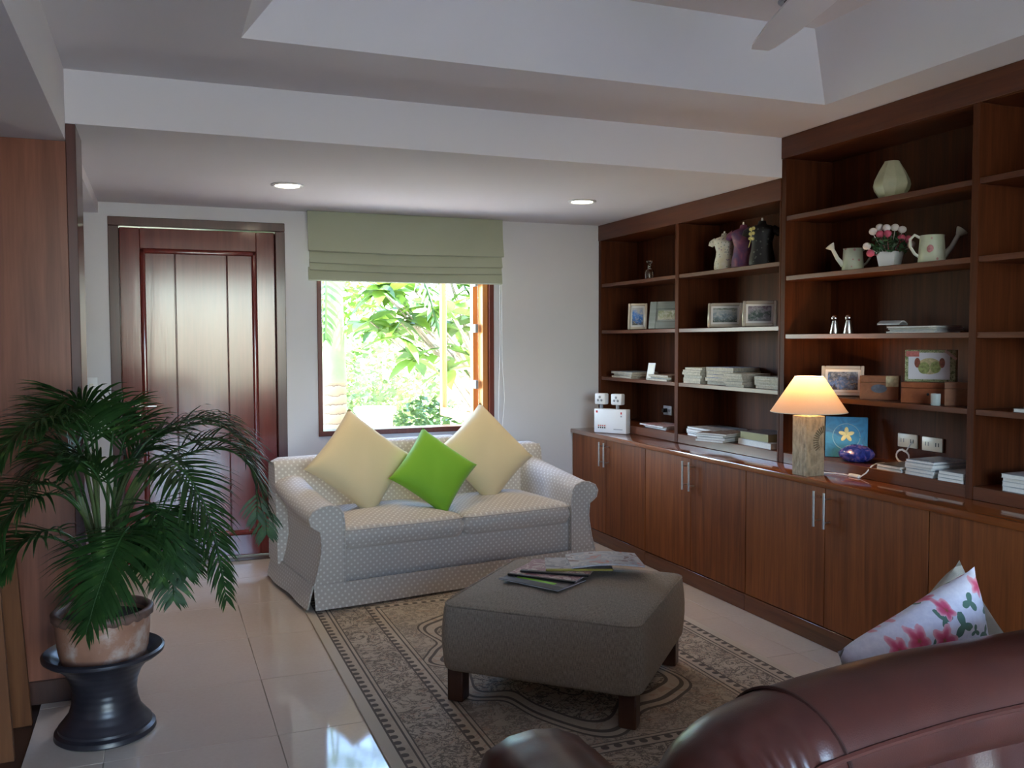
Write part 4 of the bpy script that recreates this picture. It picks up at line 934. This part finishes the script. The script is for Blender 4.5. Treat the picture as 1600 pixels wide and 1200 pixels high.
# ------------------------------------------------------------------ wooden side table behind the palm
st = thing('wooden_side_table', 'orange-brown wooden side table with flat splayed legs behind the palm', 'side table', (-.80, 3.60, -.0115))
for lx, ly, tx, ty in ((.285, -.15, .25, -.12), (.305, .15, .27, .12), (-.29, -.15, -.25, -.12), (-.29, .15, -.25, .12)):
    rgx = []
    for (cx, cy, z_) in ((lx, ly, 0), (tx, ty, .66)): rgx.append([(cx-.034, cy-.014, z_), (cx+.034, cy-.014, z_), (cx+.034, cy+.014, z_), (cx-.034, cy+.014, z_)])
    MB().rings(rgx).build('leg', M['post'], st)
box('top', M['post'], st, -.31, .29, -.18, .18, .661, .69, .004)
# ------------------------------------------------------------------ leather sofa (back towards the viewer)
ls = thing('leather_sofa', 'brown leather sofa with rolled back, facing the ottoman', 'sofa', (1.50, 1.42, .0005))
O3 = Vector((1.50, 1.42, 0))
LM = M['leather']
LD = .022
ax_l = [(.745, .40), (.742, .60), (.752, .70), (.772, .752), (.80, .778), (.84, .794), (.90, .808), (.99, .819), (1.10, .828), (1.20, .833), (1.35, .834), (1.50, .834)]
axis = ax_l+[(3.0-a, b) for a, b in reversed(ax_l[:-1])]
AX = spline([(a, 1.13, b-LD) for a, b in axis], 220)
def secrad(X_): 
    e = min(X_, 3.0-X_); return e
mb = MB(); rg = []; pipe = []; seam = []
n = 26
for i, p in enumerate(AX):
    t_ = (AX[min(i+1, len(AX)-1)]-AX[max(i-1, 0)]).normalized(); b_ = Vector((0, -1, 0)); a_ = t_.cross(b_).normalized()
    if a_.z < -0.01 and False: a_ = -a_
    out_ = Vector((0, 1, 0)).cross(t_)                     # outward (up / away from the middle)
    if out_.dot(p-Vector((1.5, 1.13, .4))) < 0: out_ = -out_
    e = min(p.x, 3-p.x); ring = []
    for k in range(n):
        ang_ = 2*math.pi*k/n
        ry, ro = .105, .085
        wr = 0
        rear = math.cos(ang_-R(200))
        if e < .93: wr = (.007*math.sin(i*.95+.8*math.sin(ang_*2))+.004*math.sin(i*.47+1))*max(0, rear)**.6*min(1, (.95-e)*8)
        q = p+Vector((0, 1, 0))*math.cos(ang_)*(ry+wr)+out_*math.sin(ang_)*(ro+wr)
        ring.append(q-O3)
    rg.append(ring)
    pipe.append(p+Vector((0, -1, 0))*.106*math.cos(R(12))+out_*.085*math.sin(R(12))-O3)
mb.rings(rg).build('back_roll', LM, ls, 60)
MB().tube([q+Vector((0, 0, .0012*math.sin(i*2.1) if i < 55 else 0)) for i, q in enumerate(pipe)], .0055, 7).build('piping', M['lseam'], ls)
def ring_at(Xa, tilt):
    best = min(range(len(AX)), key=lambda i: abs(AX[i].x-Xa)); p = AX[best]; P_ = []
    for k in range(19):
        ang_ = R(30+150*k/18); P_.append(p+Vector((tilt*(k/18-.4), math.cos(ang_)*.1065, math.sin(ang_)*.0865))-O3)
    return P_
for Xa, tl_ in ((.90, .06), (2.10, -.06)): MB().tube(ring_at(Xa, tl_), .0035, 6).build('seam', M['lseamd'], ls)
# rear panel with soft vertical folds
def rear(u, v):
    X_ = .74+1.52*u; z_ = .10+.72*v
    e = min(X_-.74, 2.26-X_); top = .78 if e > .12 else .78-.35*(1-e/.12)**2
    z_ = .10+(top-.10)*v
    fold_ = .008*math.sin(X_*23+1.3*math.sin(z_*5))*(.3+.7*v)+.005*math.sin(X_*51+z_*4)*v
    y_ = 1.06-.03*math.sin(math.pi*min(1, v*1.05))-.025*(1-v)+fold_+.05*max(0, 1-e/.06)**2
    return Vector((X_, y_, z_))-O3
MB().grid(rear, 90, 24).build('back_panel', LM, ls, 80)
lb = lambda nm, x0, x1, y0, y1, z0, z1, rc=.04, re=.03, dome=.02, bulge=.01, m=LM: softbox(MB(), x1-x0, y1-y0, z0, z1, rc, re, dome, bulge, c=((x0+x1)/2-O3.x, (y0+y1)/2-O3.y)).build(nm, m, ls, 60)
lb('base', .80, 2.20, 1.09, 1.80, .09, .30, .03, .02, 0, 0)
lb('backrest', .84, 2.16, 1.08, 1.26, .29, .77, .04, .03, .0, .01)
for a, b in ((.865, 1.498), (1.502, 2.135)): lb('seat_cushion', a, b, 1.27, 1.84, .29, .42, .05, .04, .025, .01)
for s in (0, 1):
    rg = []
    for k in range(17):
        u = k/16; y = 1.16+.68*u
        tpz = .60-.02*u-(.10*max(0, (u-.86)/.14)**2); hw = .125-(.03*max(0, (u-.86)/.14)**2)
        cx = .735 if s == 0 else 3-.735
        prof = [(-hw*.8, .09), (-hw*.85, tpz-.19), (-hw*1.0, tpz-.13), (-hw*1.04, tpz-.08), (-hw*.86, tpz-.028), (-hw*.45, tpz-.004), (0, tpz+.003), (hw*.45, tpz-.004), (hw*.86, tpz-.028), (hw*1.04, tpz-.08), (hw*1.0, tpz-.13), (hw*.85, tpz-.19), (hw*.8, .09)]
        rg.append([Vector((cx+a, y, b+.002*math.sin(k*2.3)*(b > .4)))-O3 for a, b in prof])
    MB().rings(rg).build('arm', LM, ls, 60)
for x_ in (.86, 2.14):
    for y_ in (1.16, 1.74): box('foot', M['dleg'], ls, x_-.03-O3.x, x_+.03-O3.x, y_-.03-O3.y, y_+.03-O3.y, .0, .095, .004)
pillow('throw_cushion', 'white cushion with pink roses and green leaves on the leather sofa', .385, .12, M['floral'], (1.495, 1.43, .690), R(-21), R(-6), R(2))
pillow('throw_cushion', 'plain beige cushion behind the flowered cushion on the leather sofa', .40, .11, M['beige'], (1.735, 1.60, .625), R(44), R(-8), R(4))
# ------------------------------------------------------------------ garden beyond the window
struct(box('ground', M['lawn'], None, -30, 30, -30, 40, -.32, -.17))
struct(box('bounce_terrace', M['terr'], None, -8, 9, -12, -2.61, -.169, -.10))  # unseen, added to control light bounced in through the rear doors
struct(box('garden_path', M['gravel'], None, -1, 7, 6.3, 9.6, -.169, -.15))
def leafmesh(L_, W_, nm, mat, n=6, fold_=.25, droop=.25):
    mb = MB(); vs = []
    for j in range(n+1):
        f_ = j/n; wj = W_/2*math.sin(math.pi*min(1, f_**.8*.97+.03)); x_ = L_*f_; z_ = -droop*L_*f_*f_
        vs += [(x_, -wj, z_+fold_*wj), (x_, 0, z_), (x_, wj, z_+fold_*wj)]
    fs = []
    for j in range(n): fs += [(3*j, 3*j+1, 3*j+4, 3*j+3), (3*j+1, 3*j+2, 3*j+5, 3*j+4)]
    o = mb.mesh(vs, fs).build(nm, mat, None, 60); return o
def rosettes(tree, cents, per, meshes, Lr):
    for c_ in cents:
        for k in range(per):
            a = 2*math.pi*k/per+rnd.uniform(-.3, .3); el = rnd.uniform(-.7, .5)
            o = bpy.data.objects.new('leaf', rnd.choice(meshes)); COL.objects.link(o); o.parent = tree
            s_ = rnd.uniform(.75, 1.15)
            o.location = Vector(c_); o.scale = (s_*Lr,)*3; o.rotation_euler = (rnd.uniform(-.5, .5), el, a)
lA = leafmesh(.26, .115, 'leaf', M['leafA']); lB = leafmesh(.24, .105, 'leaf', M['leafB'])
mA, mB_ = lA.data, lB.data
bpy.data.objects.remove(lA); bpy.data.objects.remove(lB)
rt_ = thing('rubber_tree', 'broad-leaved tree with large pale green leaves outside the window', 'tree', (3.0, 8.7, -.17))
cents = []
for k in range(30):
    cents.append((rnd.uniform(-1.5, .55), rnd.uniform(-.5, .6), rnd.uniform(1.25, 2.55)))
for k in range(15):
    cents.append((rnd.uniform(-1.3, -.35), rnd.uniform(-1.0, -.6), rnd.uniform(1.4, 2.15)))
cents += [(-.55, -.6, 1.75), (-.25, -.6, 1.45), (-.75, -.5, 2.05), (-.1, -.55, 1.95), (-.45, -.55, 1.3)]
TR = [(.25, .2, 0), (.15, .1, .8), (-.1, 0, 1.5)]
mb = MB(); mb.tube(spline(TR, 10), [.05]*4+[.04]*7, 8); mb.build('trunk', M['branch'], rt_)
for c_ in cents:
    b0 = Vector((.15, .1, rnd.uniform(.6, 1.3)))
    MB().tube([b0, b0.lerp(Vector(c_), .5)+Vector((0, 0, .08)), Vector(c_)], [.016, .012, .006], 6).build('branch', M['branch'], rt_)
rosettes(rt_, cents, 6, [mA, mA, mB_], 1.3)
# ringed palm with green crownshaft
gp = thing('garden_palm', 'palm with ringed brown trunk and smooth green crownshaft outside the window', 'tree', (1.62, 8.9, -.17))
MB().lathe([(.135, 0), (.125, .3), (.115, 1.18)], 24).build('trunk', M['trunk'], gp)
MB().lathe([(.120, 1.18), (.118, 1.3), (.095, 1.9), (.07, 2.6)], 24).build('crownshaft', M['crown'], gp)
for k in range(9):
    a = k*2*math.pi/9+.3; dx, dy = math.cos(a), math.sin(a)
    P_ = spline([(0, 0, 2.45), (dx*.4, dy*.4, 2.75), (dx*.9, dy*.9, 2.6), (dx*1.3, dy*1.3, 2.1), (dx*1.5, dy*1.5, 1.6)], 18)
    mb = MB(); frond(mb, P_, 30, .45, .03, .2, 4); mb.tube(P_, .012, 6); mb.build('frond', M['leafB'], gp, 50)
# white urn on a pedestal
ur = thing('garden_urn', 'white stone planter standing in front of the garden palm', 'planter', (1.92, 8.45, -.1495))
MB().lathe([(.15, 0), (.15, .08), (.12, .10), (.11, .55), (.13, .60), (.16, .66), (.165, .86), (.20, .90), (.20, .94), (.15, .94), (.14, .80), (.001, .78)], 28).build('body', M['stone'], ur)
def bush(name, lab, loc, rx, ry, rz, nleaf, ls_, mat, stem=True, zc_=None):
    t_ = thing(name, lab, 'shrub', loc); mb = MB(); zc_ = zc_ or rz
    for k in range(nleaf):
        d_ = Vector((rnd.gauss(0,1), rnd.gauss(0,1), rnd.gauss(0,1))).normalized()*rnd.random()**.35
        c_ = Vector((d_.x*rx, d_.y*ry, zc_+d_.z*rz*.98))
        a = Vector((rnd.uniform(-1,1), rnd.uniform(-1,1), rnd.uniform(-.6,.6))).normalized(); b = a.cross(Vector((rnd.uniform(-1,1), rnd.uniform(-1,1), rnd.uniform(-1,1)))).normalized()
        l_ = ls_*rnd.uniform(.7, 1.3); mb.mesh([c_-a*l_, c_+b*l_*.42, c_+a*l_, c_-b*l_*.42], [(0,1,2,3)])
    o = mb.build('foliage', mat, t_, 0); o['kind'] = 'stuff'
    for k in range(5):
        a = k*1.3; MB().tube([(.03*math.cos(a), .03*math.sin(a), 0), (rx*.35*math.cos(a), ry*.35*math.sin(a), zc_*.9)], [.012, .007], 6).build('stem', M['branch'], t_)
bush('leafy_shrub', 'dark small-leaved shrub below the rubber tree outside the window', (2.52, 8.75, -.17), .42, .35, .42, 900, .045, M['leafC'], zc_=.62)
bush('leafy_shrub', 'pale variegated shrub behind the white planter', (2.25, 9.8, -.17), .6, .4, .55, 1200, .05, M['leafD'], zc_=.85)
bush('leafy_shrub', 'tall pale shrub at the back of the garden behind the palm', (2.7, 11.2, -.17), 1.0, .6, .8, 1800, .07, M['leafD'], zc_=1.0)
bush('leafy_shrub', 'high green hedge plant behind the rubber tree', (5.0, 11.0, -.17), 1.2, .6, 1.1, 2600, .08, M['leafA'], zc_=1.5)
bush('leafy_shrub', 'light green bush at the far right end of the garden', (4.0, 9.4, -.17), .5, .5, .6, 1100, .06, M['leafA'], zc_=.7)
bush('leafy_shrub', 'high light bush behind the garden palm', (1.7, 12.5, -.17), 1.2, .6, 1.3, 2200, .09, M['leafA'], zc_=1.7)
